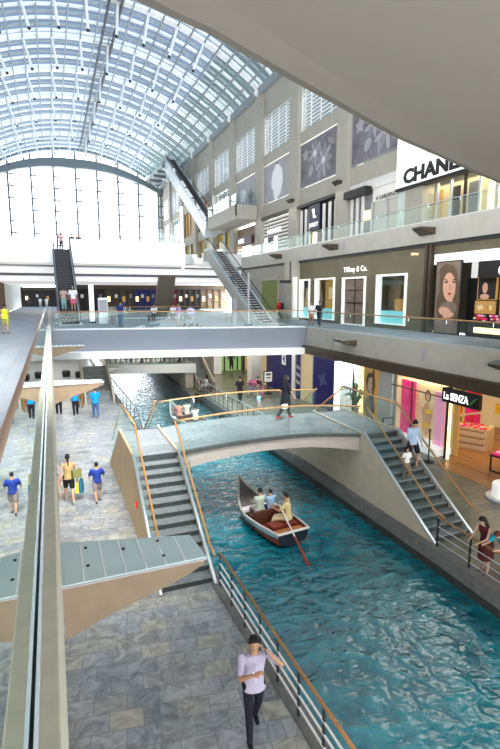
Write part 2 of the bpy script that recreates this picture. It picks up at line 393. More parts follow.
# ------------------------------------------------------------------ glass balustrades
def balustrade(name, label, p, q, z0, z1, step, offset=0, m='rail_glass', rail='wood_rail', rr=.035, base='steel_satin', base_h=.08, group=None, bracket=True, gap=.012, railoff=(0,0)):
    p = Vector((p[0], p[1])); q = Vector((q[0], q[1])); d = (q-p); L = d.length; u = d/L; nrm = Vector((-u.y, u.x))
    t = thing(name, label, 'balustrade', (p.x, p.y, z0), 0, group)
    n = max(1, round(L/step)); s = L/n
    for i in range(n):
        a = u*(i*s+gap); c = u*((i+1)*s-gap); k = nrm*.008
        MB().hexa([(a.x-k.x,a.y-k.y,0),(c.x-k.x,c.y-k.y,0),(c.x+k.x,c.y+k.y,0),(a.x+k.x,a.y+k.y,0)],
                  [(a.x-k.x,a.y-k.y,z1-z0),(c.x-k.x,c.y-k.y,z1-z0),(c.x+k.x,c.y+k.y,z1-z0),(a.x+k.x,a.y+k.y,z1-z0)]).build('glass_panel', m, t)
        if bracket and i:
            MB().tube([(u.x*i*s,u.y*i*s,z1-z0-.18),(u.x*i*s+railoff[0],u.y*i*s+railoff[1],z1-z0-.02)], .014, 6).build('bracket', 'steel', t)
    e = d
    MB().tube([(railoff[0],railoff[1],z1-z0),(e.x+railoff[0],e.y+railoff[1],z1-z0)], rr, 10).build('handrail', rail, t, smooth=True)
    if base:
        k = nrm*.03
        MB().hexa([(-k.x,-k.y,-.005),(e.x-k.x,e.y-k.y,-.005),(e.x+k.x,e.y+k.y,-.005),(k.x,k.y,-.005)], [(-k.x,-k.y,base_h),(e.x-k.x,e.y-k.y,base_h),(e.x+k.x,e.y+k.y,base_h),(k.x,k.y,base_h)]).build('base_channel', base, t)
    return t
balustrade('glass_balustrade', 'long glass balustrade with wooden handrail edging the left walkway beside the viewer', (-.18,-3), (-.18,31.2), -1.78, -.50, 3.05, m='mirror_glass', rr=.017, rail='rail_taupe', base=None, bracket=False, gap=.004, railoff=(-.005,0))
_m = [o for o in bpy.data.objects if o.name == 'glass_balustrade'][0]
for xa, xb in ((.017,.035),(-.035,-.017)): MB().box((xa,0,-.02),(xb,34.2,.035)).build('base_channel', 'chrome', _m)
MB().box((-.017,0,-.02),(.017,34.2,.012)).build('gasket', 'black', _m)
balustrade('glass_balustrade', 'glass balustrade with thin gold handrail along the front of the blue-grey cross bridge', (.1,by(.1)+.02), (15.25,by(15.25)+.02), -2.06, -1.0, 2.5, rr=.03)
balustrade('glass_balustrade', 'glass balustrade on the right walkway in front of the olive shop wall and beauty counter', (15.4,2), (15.4,28.7), -2.06, -1.02, 2.35, rr=.032)
balustrade('glass_balustrade', 'glass balustrade on the upper right gallery below the big white lettered sign', (19.85,2), (19.85,54), 4.0, 5.0, 2.35, rr=.022, rail='steel_satin')
balustrade('glass_balustrade', 'low glass balustrade at the rear of the cross bridge behind the man photographing', (3.9,45.8), (14.0,45.8), -2.1, -1.05, 2.2, rr=.03)

# fins sticking out of slab faces
def fin(name, label, loc, L, w, h, mirror=1, group=None):
    """attached at x=0, pointing +x*mirror; top quad of glass, brown curved wedge below"""
    t = thing(name, label, 'fin', loc, 0, group); s = mirror
    n = 8; top = []; bot = []
    for i in range(n+1):
        f = i/n; top.append((s*L*f, 0)); bot.append((s*L*f, -h*(1-f)**.8*(1-.12*math.sin(PI*f))-.05))
    b = MB(); y0, y1 = 0, w
    poly = top+bot[::-1]
    def yy(x, side): return (0 if side == 0 else w*(1-.35*abs(x)/L))
    v = [(x, yy(x,0), z) for x, z in poly]+[(x, yy(x,1)-.05, z*.97) for x, z in poly]; m_ = len(poly)
    b.add(v, [tuple(range(m_)), tuple(range(m_, 2*m_))]+[(i,(i+1)%m_,m_+(i+1)%m_,m_+i) for i in range(m_)])
    b.build('bracket_body', 'fin_brown' if L > 1.5 else 'bronze', t)
    b = MB(); b.hexa([(0,-.03,.0),(s*L*1.02,.0,.0),(s*L*.99,w*.62,.0),(0,w*1.02,.0)], [(0,-.03,.035),(s*L*1.02,.0,.035),(s*L*.99,w*.62,.035),(0,w*1.02,.035)])
    b.build('glass_top', 'fin_top' if L > 1.5 else 'quay_stone', t)
    if L > 1.5: MB().tube([(0,-.04,.01),(s*L*1.02,-.01,.01)], .012, 6).build('edge_strip', 'poster_grey', t)
    if L > 1.5:
        b = MB()
        for i in range(1, 7):
            x = s*L*i/7; b.box((x-.008,0,.035),(x+.008,w*(1-.4*i/7),.04))
        b.build('glazing_bar', 'white_metal', t)
        for (fx, fy) in [(.18,.3),(.18,.75),(.45,.55),(.72,.6),(.72,.2)]: MB().ell((s*L*fx, w*fy, .045), (.022,.022,.014), nu=8, nv=5).build('fixing', 'dark_metal', t)
    return t
fin('canopy_fin', 'large glass-topped brown wedge canopy jutting over the quay in the foreground', (-.06,5.5,-3.2), 1.63, 1.0, .60)
fin('canopy_fin', 'glass-topped brown wedge canopy above the three people in blue shirts', (-.06,18.6,-3.15), 1.68, 1.0, .62)
fin('canopy_fin', 'farthest brown wedge canopy, against the blue-grey cross bridge on the left', (-.06,30.0,-2.88), 1.72, .9, .55)
for (y, lab) in [(12.5,'brown wedge bracket on the right slab face above the red lettered lingerie shop'),(23.0,'brown wedge bracket on the right slab face below the white-framed shop door')]:
    fin('slab_bracket', lab, (15.3,y,-2.42), .95, 1.3, .28, -1)
for (y, lab) in [(22.4,'brown wedge bracket on the upper slab right of the white lettered sign corner'),(32.4,'brown wedge bracket on the upper slab below the navy shop sign'),(42.0,'brown wedge bracket on the upper slab below the striped shopfront')]:
    fin('slab_bracket', lab, (19.7,y,3.62), .95, 1.3, .3, -1)

# overhang close above, top right
EDGE = [(-2.5,4.9),(-1,5.2),(.57,5.6),(1.8,6.1),(3.08,6.8),(4.86,7.75),(6.3,8.5),(7.7,9.1),(9.7,10.0),(11.7,10.85),(15.3,12.2),(19.7,13.4)]
b = MB(); n = len(EDGE)
rows = []
for (dy, z) in [(-14, 2.86),(-.9,2.86),(-.45,2.84),(-.18,2.92),(0,3.15),(.02,4.2),(-14,4.2)]:
    rows.append([(x, (-6 if dy == -14 else y+dy), z) for x, y in EDGE])
for r0, r1 in zip(rows, rows[1:]):
    for i in range(n-1): b.quad(r0[i], r0[i+1], r1[i+1], r1[i])
o = b.build('ceiling_overhang', 'soffit_taupe', smooth=True); struct(o)
struct(MB().lathe((9.0,8.2,2.80), [(.07,.05),(.07,.02),(.02,0)], 14).build('ceiling_sprinkler', 'steel_satin'))

# ------------------------------------------------------------------ footbridge with double stairs over the canal
DZ = -4.6
fb = thing('footbridge', 'arched footbridge with glass sides and steps at both ends crossing the canal', 'footbridge', (0,0,0))
def dz(x): return DZ+(.14*(1-((x-6.3)/3.1)**2) if 3.2 < x < 9.4 else 0)
XS = [3.2+i*6.2/14 for i in range(15)]
def fy(x): return 14.02-.45*max(0,(x-7.5)/3.3)+.02*math.sin((x-3)/6*PI)
b = MB()
for x0, x1 in zip(XS, XS[1:]):
    def bot(x): return dz(x)-.42-.16*abs((x-6.3)/3.1)**2
    b.hexa([(x0,fy(x0),bot(x0)),(x1,fy(x1),bot(x1)),(x1,17.0,bot(x1)),(x0,17.0,bot(x0))], [(x0,fy(x0),dz(x0)-.06),(x1,fy(x1),dz(x1)-.06),(x1,17.0,dz(x1)-.06),(x0,17.0,dz(x0)-.06)])
b.build('arch_beam', 'arch_taupe', fb)
b = MB()
for x0, x1 in zip(XS, XS[1:]):
    b.hexa([(x0,fy(x0)-.05,dz(x0)-.10),(x1,fy(x1)-.05,dz(x1)-.10),(x1,17.05,dz(x1)-.10),(x0,17.05,dz(x0)-.10)], [(x0,fy(x0)-.05,dz(x0)-.0),(x1,fy(x1)-.05,dz(x1)-.0),(x1,17.05,dz(x1)),(x0,17.05,dz(x0))])
b.build('edge_plate', 'dark_stone', fb)
b = MB()
for x0, x1 in zip(XS, XS[1:]):
    b.hexa([(x0,fy(x0)+.05,dz(x0)),(x1,fy(x1)+.05,dz(x1)),(x1,16.95,dz(x1)),(x0,16.95,dz(x0))], [(x0,fy(x0)+.05,dz(x0)+.012),(x1,fy(x1)+.05,dz(x1)+.012),(x1,16.95,dz(x1)+.012),(x0,16.95,dz(x0)+.012)])
b.build('deck', 'deck_tiles', fb)
def stairblock(x0, x1, yb, yt, yt2, yb2, nm):
    N = 13; rise = (DZ-L1)/N
    # solid landing and side walls
    for sx in (x0, x1-.07):
        b = MB(); b.prism([(yb-.12,L1),(yb+.05,L1+.14),(yt,DZ+.06),(yt2,DZ+.06),(yb2-.05,L1+.14),(yb2+.12,L1)], 'x', sx, sx+.07); b.build('side_wall', 'wall_warm' if x0 < 5 else 'plaster_beige', fb)
        MB().tube([(sx+.035,yb-.15,L1+.04),(sx+.035,yt,DZ+.09)], .05, 8).build('stringer_cap', 'steel_satin', fb, smooth=True); MB().tube([(sx+.035,yt2,DZ+.09),(sx+.035,yb2+.15,L1+.04)], .05, 8).build('stringer_cap', 'steel_satin', fb, smooth=True)
    MB().box((x0+.07,yt,DZ-.3),(x1-.07,yt2,DZ)).build('landing', 'deck_tiles', fb)
    for (a, c) in ((yb, yt), (yb2, yt2)):
        tr = (c-a)/(N-1)
        for i in range(N-1):
            z = L1+rise*(i+1); y = a+tr*i
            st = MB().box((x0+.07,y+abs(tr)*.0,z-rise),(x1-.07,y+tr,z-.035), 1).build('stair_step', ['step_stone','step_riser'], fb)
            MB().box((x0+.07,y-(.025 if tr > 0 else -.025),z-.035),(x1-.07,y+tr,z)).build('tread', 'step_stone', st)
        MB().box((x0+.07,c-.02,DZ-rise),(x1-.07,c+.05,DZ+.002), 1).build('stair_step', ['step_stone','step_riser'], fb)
stairblock(1.92,3.30,10.62,14.05,17.0,20.4,'left')
stairblock(9.42,10.86,10.22,13.6,17.0,20.4,'right')
def slope_glass(x, ya, za, yb_, zb, n, h=.92, drop=.0):
    for i in range(n):
        f0, f1 = i/n, (i+1)/n
        A = (ya+(yb_-ya)*f0, za+(zb-za)*f0); B = (ya+(yb_-ya)*f1, za+(zb-za)*f1); g = .02*(1 if B[0] > A[0] else -1)
        MB().hexa([(x-.007,A[0]+g,A[1]-drop),(x+.007,A[0]+g,A[1]-drop),(x+.007,B[0]-g,B[1]-drop),(x-.007,B[0]-g,B[1]-drop)], [(x-.007,A[0]+g,A[1]+h),(x+.007,A[0]+g,A[1]+h),(x+.007,B[0]-g,B[1]+h),(x-.007,B[0]-g,B[1]+h)]).build('glass_panel', 'rail_glass', fb)
for x in (1.96, 3.26, 9.46, 10.82):
    yb0, yt0 = (10.62, 14.05) if x < 5 else (10.22, 13.6)
    slope_glass(x, yb0, L1+.1, yt0, DZ+.1, 3); slope_glass(x, 17.0, DZ+.1, 20.4, L1+.1, 3)
    off = .07 if x in (1.96, 9.46) else -.07
    MB().tube([(x+off,yb0-.35,L1+.88),(x+off,yb0,L1+.92),(x+off,yt0,DZ+.95)], .03, 8).build('handrail', 'wood_rail', fb, smooth=True)
    MB().tube([(x+off,17.0,DZ+.97),(x+off,20.4,L1+.97),(x+off,20.75,L1+.92)], .03, 8).build('handrail', 'wood_rail', fb, smooth=True)
    if x in (1.96, 10.82):
        slope_glass(x, yt0, DZ+.02, 17.0, DZ+.02, 2, 1.0)
        MB().tube([(x+off,yt0,DZ+.97),(x+off,17.0,DZ+.97)], .03, 8).build('handrail', 'wood_rail', fb, smooth=True)
def deck_glass(y0f, n=5):
    for i in range(n):
        x0 = 3.3+6.15*i/n+.02; x1 = 3.3+6.15*(i+1)/n-.02
        MB().hexa([(x0,y0f(x0)-.007,dz(x0)+.0),(x1,y0f(x1)-.007,dz(x1)),(x1,y0f(x1)+.007,dz(x1)),(x0,y0f(x0)+.007,dz(x0))], [(x0,y0f(x0)-.007,dz(x0)+.95),(x1,y0f(x1)-.007,dz(x1)+.95),(x1,y0f(x1)+.007,dz(x1)+.95),(x0,y0f(x0)+.007,dz(x0)+.95)]).build('glass_panel', 'rail_glass', fb)
        if i: MB().tube([(x0-.02,y0f(x0),dz(x0)+.72),(x0-.02,y0f(x0)+.09,dz(x0)+.9)], .012, 6).build('bracket', 'steel', fb)
    MB().tube([(3.3+6.15*i/14, y0f(3.3+6.15*i/14)+.09, dz(3.3+6.15*i/14)+.92) for i in range(15)], .03, 8).build('handrail', 'wood_rail', fb, smooth=True)
deck_glass(lambda x: fy(x)+.03); deck_glass(lambda x: 16.88)

cp = thing('call_point', 'small red call point on the beige wall under the left bridge steps', 'call point', (1.90,13.4,-5.75))
MB().box((-.03,-.06,-.08),(.02,.06,.08)).build('box_body', 'red_goods', cp, bevel=.01); MB().box((-.035,-.03,-.03),(-.03,.03,.03)).build('glass_face', 'white_paint', cp)
# ------------------------------------------------------------------ quay railings with steel bars
def railing(label, pts, z, spacing=.8, h=1.0, bars=3, top='wood_rail', post='dark_metal', bar='white_metal', br=.014, lean=0, group=None):
    t = thing('quay_railing', label, 'railing', (pts[0][0], pts[0][1], z), 0, group)
    o = Vector((pts[0][0], pts[0][1])); P = [Vector((p[0], p[1]))-o for p in pts]
    MB().tube([(p.x+lean,p.y,h) for p in P], .032, 8).build('handrail', top, t, smooth=True)
    for k in range(bars):
        zz = h*(.22+.24*k); MB().tube([(p.x+lean*zz,p.y,zz) for p in P], br, 6).build('bar', bar, t)
    for a, c in zip(P, P[1:]):
        L = (c-a).length; n = max(1, round(L/spacing))
        for i in range(n+(1 if c is P[-1] else 0)):
            q = a+(c-a)*i/n
            MB().box((q.x-.012,q.y-.03,0),(q.x+.012,q.y+.03,h-.02)).build('post', post, t)
    return t
railing('foreground wooden-topped steel railing between the slate quay and the water', [(3.42,3.0),(3.38,5.6),(3.33,10.35)], L1, .82, .87, 3, br=.022)
railing('steel railing on the left quay beyond the footbridge, next to the stone stairs', [(3.45,20.9),(3.85,25),(3.7,36.2)], L1, 1.4, 1.0, 4, top='steel_satin', bar='steel_satin')
railing('wooden-topped railing the woman in the maroon dress leans on', [(9.22,3.0),(9.40,9.95)], L1, 1.25, .88, 3, bar='steel_satin', br=.014)
railing('dark railing on the far right quay in front of the navy shop', [(9.42,20.9),(9.42,34.0)], L1, .8, 1.0, 2, top='steel_satin', bar='steel_satin')

# ------------------------------------------------------------------ far cafe deck over the canal
cf = thing('cafe_deck', 'pale raised cafe deck crossing the canal beyond the footbridge', 'deck')
MB().hexa([(3.6,36.6,-5.6),(9.6,35.0,-5.6),(9.6,45,-5.6),(3.6,45,-5.6)], [(3.6,36.6,-4.95),(9.6,35.0,-4.95),(9.6,45,-4.95),(3.6,45,-4.95)]).build('deck_slab', 'white_paint', cf)
MB().box((8.9,35.4,WZ),(9.5,44,-5.6)).build('pier', 'plaster_beige', cf)
MB().hexa([(3.6,36.65,-4.95),(9.6,35.05,-4.95),(9.6,35.07,-4.95),(3.6,36.67,-4.95)], [(3.6,36.65,-4.1),(9.6,35.05,-4.1),(9.6,35.07,-4.1),(3.6,36.67,-4.1)]).build('glass_panel', 'rail_glass', cf)
MB().tube([(3.6,36.66,-4.08),(9.6,35.06,-4.08)], .03, 6).build('handrail', 'bronze', cf)
MB().prism([(3.5,-5.0),(4.4,-5.0),(3.5,-5.25)], 'y', 35.4, 36.4).build('corner_fin', 'white_paint', cf)
def farstairs(label, x0, x1, y0, n, dy):
    t = thing('stone_stairs', label, 'stairs', (0,0,0)); rise = (-4.95-L1)/n
    for i in range(n):
        s_ = MB().box((x0,y0+i*dy,L1),(x1,y0+n*dy,L1+rise*(i+1))).build('stair_step', ['step_stone'], t)
    for sx in (x0-.12, x1):
        MB().prism([(y0-.2,L1),(y0-.2,L1+.5),(y0+n*dy,-4.3),(y0+n*dy,L1)], 'x', sx, sx+.12).build('side_wall', 'kerb_beige', t)
    return t
farstairs('grey stone stairs rising on the left quay behind the people in blue shirts', 1.75,3.35,32.3,12,.36)
farstairs('dim stone stairs on the far right quay beside the seated girl', 9.75,10.8,34.8,12,.32)
# ------------------------------------------------------------------ vaulted glass roof
CX, CZ, RR = 5.5, 1.1, 27.5
A0, A1 = math.asin((-12-CX)/RR), math.asin((23-CX)/RR)
def arc(th, r=RR): return (CX+r*math.sin(th), CZ+r*math.cos(th))
NA = 40
TH = [A0+(A1-A0)*i/NA for i in range(NA+1)]
COLY = [9.8,18.9,28.0,37.1,46.0,54.9,64.0,73.1,82.3,91.5,100.7,109.9]
roof = struct(empty('ceiling'))
def ribmesh(y, w, d, r=RR):
    b = MB()
    for t0, t1 in zip(TH, TH[1:]):
        a0, a1, c0, c1 = arc(t0, r-d), arc(t1, r-d), arc(t0, r), arc(t1, r)
        b.hexa([(a0[0],y-w/2,a0[1]),(a1[0],y-w/2,a1[1]),(a1[0],y+w/2,a1[1]),(a0[0],y+w/2,a0[1])], [(c0[0],y-w/2,c0[1]),(c1[0],y-w/2,c1[1]),(c1[0],y+w/2,c1[1]),(c0[0],y+w/2,c0[1])])
    return b
YR = [0.6]+COLY
for y in YR: ribmesh(y, .95, .25).build('rib', 'rib_white', roof)
purl = []
a = A0
while a < A1: purl.append(a); a += 1.52/RR
b = MB()
for i, th in enumerate(purl):
    p = arc(th, RR-.34)
    b.box((p[0]-.06,0,p[1]-.09),(p[0]+.06,110,p[1]+.09))
b.build('purlin', 'rib_grey', roof)
for y0, y1 in zip(YR, YR[1:]):
    lv = MB(); lb = MB()
    for k in range(1, 7):
        y = y0+(y1-y0)*k/7
        lv2 = ribmesh(y, .22 if k % 2 else .42, .16, RR-.05); (lb if k % 2 else lv).add(lv2.v, lv2.f)
    lv.build('glazing_bar', 'rib_white', roof); lb.build('glazing_bar', 'rib_grey', roof)
# hanging light struts, radial
sp_ = [th for i, th in enumerate(purl) if i % 2 == 0 and i > 3]
for y in COLY[4:11]:
    for th in sp_:
        if th > A1-.25: continue
        a_, c_ = arc(th, RR-.4), arc(th, RR-3.5)
        s = MB().tube([(a_[0],y-.3,a_[1]),(c_[0],y-.3,c_[1])], .15, 6).build('hanger', 'rib_white', roof)
        MB().ell((c_[0],y-.3,c_[1]), (.17,.17,.17), nu=8, nv=6).build('lamp_tip', 'dark_metal', s)
g1 = MB(); g2 = MB()
for k, (t0, t1) in enumerate(zip(TH, TH[1:])):
    a_, c_ = arc(t0), arc(t1); (g2 if t0 > A1-.24 else g1).quad((a_[0],0,a_[1]),(c_[0],0,c_[1]),(c_[0],110,c_[1]),(a_[0],110,a_[1]))
g1.build('glass_skin', 'roof_glass', roof); g2.build('glass_skin', 'roof_glass_dark', roof)
tr = MB()
for X in (6.95, 8.15):
    z = CZ+math.sqrt((RR-.5)**2-(X-CX)**2); tr.box((X-.09,0,z-.2),(X+.09,110,z+.1))
tr.build('maintenance_track', 'black', roof)
b = MB(); zt = CZ+math.sqrt((RR-.4)**2-(7.5-CX)**2)
for k in range(120): b.box((6.95,k*.92,zt),(8.15,k*.92+.12,zt+.05))
b.build('track_rung', 'rib_dark', roof)

# ------------------------------------------------------------------ far glass end wall
fw = struct(empty('wall_far'))
b = MB()
def archz(x, r=RR): return CZ+math.sqrt(max(0, r*r-(x-CX)**2))
xs = [-12+35*i/40 for i in range(41)]
for x0, x1 in zip(xs, xs[1:]):
    for (dz1, dz0, yy0, yy1) in ((0,-.55,109.4,110.4),(-2.6,-4.3,107.4,108.6)):
        f0 = .25+.75*(1-abs(x0-CX)/18)**.4 if dz1 < 0 and abs(x0-CX) < 18 else 1; f1 = .25+.75*(1-abs(x1-CX)/18)**.4 if dz1 < 0 and abs(x1-CX) < 18 else 1
        b.hexa([(x0,yy0,archz(x0)+dz0*f0),(x1,yy0,archz(x1)+dz0*f1),(x1,yy1,archz(x1)+dz0*f1),(x0,yy1,archz(x0)+dz0*f0)], [(x0,yy0,archz(x0)+dz1*f0),(x1,yy0,archz(x1)+dz1*f1),(x1,yy1,archz(x1)+dz1*f1),(x0,yy1,archz(x0)+dz1*f0)])
b.build('arch_truss', mat('truss_grey', (.15,.19,.20), .5), fw)
MX = [-10.2+4.05*i for i in range(9)]
b = MB()
for x in MX:
    b.box((x-.17,108.3,4),(x+.17,108.9,archz(x)-1))
    for k in range(9): b.box((x-.1,107.9,5.2+k*2.15),(x+1.0,108.3,5.45+k*2.15))
b.build('mullion', 'rib_dark', fw)
b = MB()
for k in range(9): b.box((-12,108.7,5.3+k*2.15),(23,108.86,5.48+k*2.15))
b.build('cable', 'rib_dark', fw)
b = MB()
for x0, x1 in zip(xs, xs[1:]): b.quad((x0,109,-2),(x1,109,-2),(x1,109,archz(x1)),(x0,109,archz(x0)))
b.build('glass_skin', 'wall_glass', fw)

# ------------------------------------------------------------------ left upper wall
b = MB(); b.box((-12.4,0,-3),(-12,110,22.3)); struct(b.build('wall_left_upper', 'plaster_grey'))
struct(MB().box((-12,0,3.1),(-5.2,112,4.0)).build('floor_gallery_left', 'slab_white'))
struct(MB().box((-5.2,0,2.9),(-4.9,112,4.15)).build('trim_12', 'slab_white'))
tag(MB().box((-9.6,93,16.5),(-9.3,99,25.5)).build('hanging_banner', 'navy'), 'dark navy banner hanging high at the left edge under the roof', 'banner')
struct(MB().box((-12.3,100,3.1),(-9.4,109,20)).build('trim_13', 'rib_dark'))

# left shopfronts on the upper walkway
LS = [(8,'cream_wall'),(22,'amber_wall'),(36,'bronze'),(50,'amber_wall'),(64,'white_paint'),(78,'white_paint'),(92,'cream_wall')]
LLAB = {8:'nearest glowing shopfront on the left walkway',22:'amber-lit shopfront on the left walkway before the yellow-topped walker',36:'dark bronze shopfront on the left walkway beside the yellow-topped walker',50:'amber shopfront on the left walkway with brown fins, beyond the yellow-topped walker',64:'white-framed shopfront on the left walkway',78:'white shopfront farther along the left walkway',92:'last pale shopfront at the far end of the left walkway'}
for y, m_ in LS:
    t = thing('shopfront', LLAB[y], 'shopfront', (-4.9,y,L2))
    MB().box((-.35,0,3.9),(0,14,5.0)).build('fascia', 'white_paint' if y > 60 else 'fin_brown', t)
    MB().box((-.9,.2,0),(-.8,13.8,3.9)).build('display_wall', m_, t)
    MB().box((-.16,.3,.1),(-.13,13.7,3.9)).build('shop_window', 'shop_glass', t)
    for k in range(5): MB().box((-.25,k*3.42,0),(.12 if y < 60 else .05,k*3.42+.3,3.9)).build('fin_post', 'fin_brown' if y < 60 else 'white_paint', t)
struct(MB().box((-5.3,-8,-2.1),(-4.95,8,3)).build('wall_left_shop', 'fin_brown'))

# ------------------------------------------------------------------ right upper wall: columns, bands, bays
b = MB(); WX = 23.0
for y in COLY: b.box((WX-.35,y-.85,L3),(WX+.6,y+.85,22.4))
b.build('wall_right', 'plaster_grey')['kind'] = 'structure'
b = MB()
b.box((WX,2,8.6),(WX+.5,110,10.0)); b.box((WX,2,14.1),(WX+.5,110,15.2)); b.box((WX,2,19.2),(WX+.5,110,22.0)); b.box((WX+1.7,2,L3),(WX+2.1,37,14))
struct(b.build('wall_right_band', 'plaster_grey'))
struct(MB().box((WX-.5,2,21.7),(WX+.3,110,22.5)).build('trim_14', 'rib_grey'))
b = MB()
for y in COLY[1:]:
    b.tube([(WX-.4,y,22.1),(WX-.9,y,22.9)], .16, 8); b.ell((WX-.5,y,22.0), (.35,.35,.35), nu=10, nv=7)
struct(b.build('trim_15', 'rib_white'))
BAYS = list(zip(COLY, COLY[1:]))
# high clerestory windows
for i, (y0, y1) in enumerate(BAYS):
    t = struct(empty('window_%d' % (i+1)))
    b = MB(); a_, c_ = y0+.85, y1-.85
    for k in range(0, 5): b.box((WX+.1,a_+(c_-a_)*k/4-.05,15.2),(WX+.2,a_+(c_-a_)*k/4+.05,19.2))
    for k in range(0, 13): b.box((WX+.12,a_,15.2+k*.33-.03),(WX+.2,c_,15.2+k*.33+.05))
    b.build('window_frame', 'rib_white', t)
    MB().box((WX+.3,a_,15.2),(WX+.34,c_,19.2)).build('pane', 'wall_glass', t)
struct(MB().quad((WX+1.6,2,14),(WX+1.6,110,14),(WX+1.6,110,21),(WX+1.6,2,21)).build('wall_right_lightwell', mat('lightwell', (.35,.38,.38), .8)))
# posters and windows in the middle row
def poster(y0, y1, label, kind):
    t = thing('wall_poster', label, 'poster', (WX-.02, y1, 10.05))
    W, H = y1-y0, 3.95
    b = MB(); b.box((.04,-W,0),(.10,0,H)); b.build('backing', 'rib_grey', t)
    b = MB(); X = .03; b.quad((X,-W+.1,.1),(X,-.1,.1),(X,-.1,H-.1),(X,-W+.1,H-.1), 0)
    def bl(u, v, ru, rv, mi, **k): blob(b, X-.008-.003*mi-.0004*len(b.f), -W*u, H*v, W*ru, H*rv, mi, **k)
    if kind == 'flower':
        for (fu, fv, fr_) in ((.62,.42,1.0),(.40,.66,.8)):
            for q in range(9):
                an = q*2*PI/9; du, dv = math.cos(an)*.13*fr_, math.sin(an)*.22*fr_
                blob(b, X-.010-.0006*len(b.f), -W*(fu+du), H*(fv+dv), .62*fr_, .22*fr_, 1 if q % 2 else 3, rot=PI-an, n=14)
            bl(fu,fv,.05,.08,2,lobes=6,amp=.2)
        bl(.80,.75,.10,.06,3,rot=.5); bl(.50,.2,.012,.2,1); bl(.3,.3,.05,.14,1,rot=.6); bl(.15,.72,.07,.12,1,lobes=5,amp=.3)
    elif kind == 'robe':
        bl(.5,.42,.17,.42,2,lobes=4,amp=.08); bl(.5,.8,.1,.1,2); bl(.36,.55,.06,.25,2,rot=.2); bl(.64,.55,.06,.25,2,rot=-.2); bl(.5,.45,.02,.32,1); bl(.5,.88,.045,.07,1)
    else:
        bl(.35,.45,.12,.3,2,lobes=3,amp=.15); bl(.7,.4,.10,.2,1,lobes=5,amp=.25)
    b.build('printed_image', ['poster_dark' if kind == 'flower' else 'poster_grey','poster_grey' if kind == 'flower' else 'poster_dark','poster_pale' if kind != 'robe' else 'poster_white', mat('poster_mid', (.30,.29,.32), .6)], t)
poster(28.9,36.2,'large grey flower poster on the upper right wall beside the white lettered sign','flower')
poster(38.0,45.1,'large grey flower poster with a single bloom, second from the white lettered sign','flower')
poster(46.9,54.0,'large pale poster of a white robe on a grey ground','robe')
poster(55.8,63.1,'pale poster partly behind the balcony box','other')
for i, (y0, y1) in enumerate(BAYS[6:]):
    t = struct(empty('window_%d' % (i+20)))
    a_, c_ = y0+.85, y1-.85
    MB().box((WX+.4,a_,10),(WX+.45,c_,14.1)).build('pane', 'amber_wall' if i in (1,2) else 'wall_glass', t)
    b = MB()
    for k in range(5): b.box((WX+.2,a_+(c_-a_)*k/4-.08,10),(WX+.35,a_+(c_-a_)*k/4+.08,14.1))
    b.build('window_frame', 'rib_dark', t)
    t = struct(empty('window_%d' % (i+30)))
    MB().box((WX+.4,a_,4.6),(WX+.45,c_,8.6)).build('pane', mat('ochre', (.45,.30,.04), .6), t)
    MB().box((WX+.2,(a_+c_)/2-.4,4.6),(WX+.35,(a_+c_)/2+.4,8.6)).build('window_frame', 'rib_dark', t)
# brackets at the gallery columns
for y, lab in [(36.9,'dark wedge bracket on the upper wall beneath the first two flower posters'),(45.6,'dark wedge bracket on the upper wall beneath the robe poster')]:
    fin('wall_bracket', lab, (WX-.02,y,9.2), .8, 1.4, .3, -1)

# ------------------------------------------------------------------ upper gallery shops (L3)
def gal(y0, y1, label): return thing('shopfront', label, 'shopfront', (WX, y1, L3))
def drapes(t, H, ys, w=.5):
    for k, y in enumerate(ys): MB().box((-.02,y-w,0),(.06,y,H)).build('light_column', 'white_paint', t)
# white box sign with lettering
t = thing('sign_box', 'big white box sign with bold black letters CHANEL under the overhang', 'sign', (22.4, 29.6, 7.12))
b = MB(); b.box((0,-9.6,0),(.5,0,3.6)); b.build('box_body', 'sign_white', t)
b = MB(); b.box((-.02,-9.6,-.18),(.5,0,0)); b.build('dark_underline', 'black', t)
b = MB()
for z in (1.55, 2.6): b.box((-.012,-9.6,z),(.0,0,z+.03))
b.box((-.012,-3.0,1.5),(0,-2.97,3.6)); b.build('panel_joint', 'rib_grey', t)
text('lettering', 'CHANEL', (-.02,-.80,.20), 1.2, 'black', t, ext=.015, bold=.055, sx=1.2)
t = gal(19.5,27.8,'glazed boutique under the big white sign, lit amber inside'); t.location.y = 27.4
b = MB(); b.box((.9,-9,0),(1.0,0,3)); b.build('display_wall', 'cream_wall', t)
for k in range(8): MB().box((-.05,-k*1.15-.12,0),(.1,-k*1.15,3.05)).build('mullion', 'black' if k % 3 == 0 else 'steel_satin', t)
MB().box((.1,-9,0),(.13,0,3.05)).build('shop_window', 'shop_glass', t)
for k, m_ in enumerate(['amber_wall','dark_shop','fabric_grey','warm_light','amber_wall','dark_shop']): MB().box((.5,-k*1.45-1.1,0),(.6,-k*1.45-.4,2.6)).build('display_panel', m_, t)
struct(MB().box((WX-.3,27.3,L3),(WX+.5,29.7,7.3)).build('wall_panel', mat('pale_green', (.62,.72,.66), .6)))
t = gal(29.7,36.2,'white shopfront with small dark lettering next to the big white sign'); t.location.y = 33.3
MB().box((.1,-3.6,2.9),(.3,.0,5.0)).build('fascia', 'white_paint', t)
MB().box((.2,-3.6,0),(.3,0,2.9)).build('display_wall', mat('pale_stone', (.6,.6,.55), .6), t)
for y in (0,-1.8,-3.4): MB().box((.0,y-.15,0),(.15,y,2.9)).build('mullion', 'steel_satin', t)
text('lettering', 'A GARDENS BY 3', (.08,-.5,2.98), .42, 'black', t)
t = gal(33,36.2,'corner shopfront with a dark canopy and tall lit drape columns'); t.location.y = 36.25
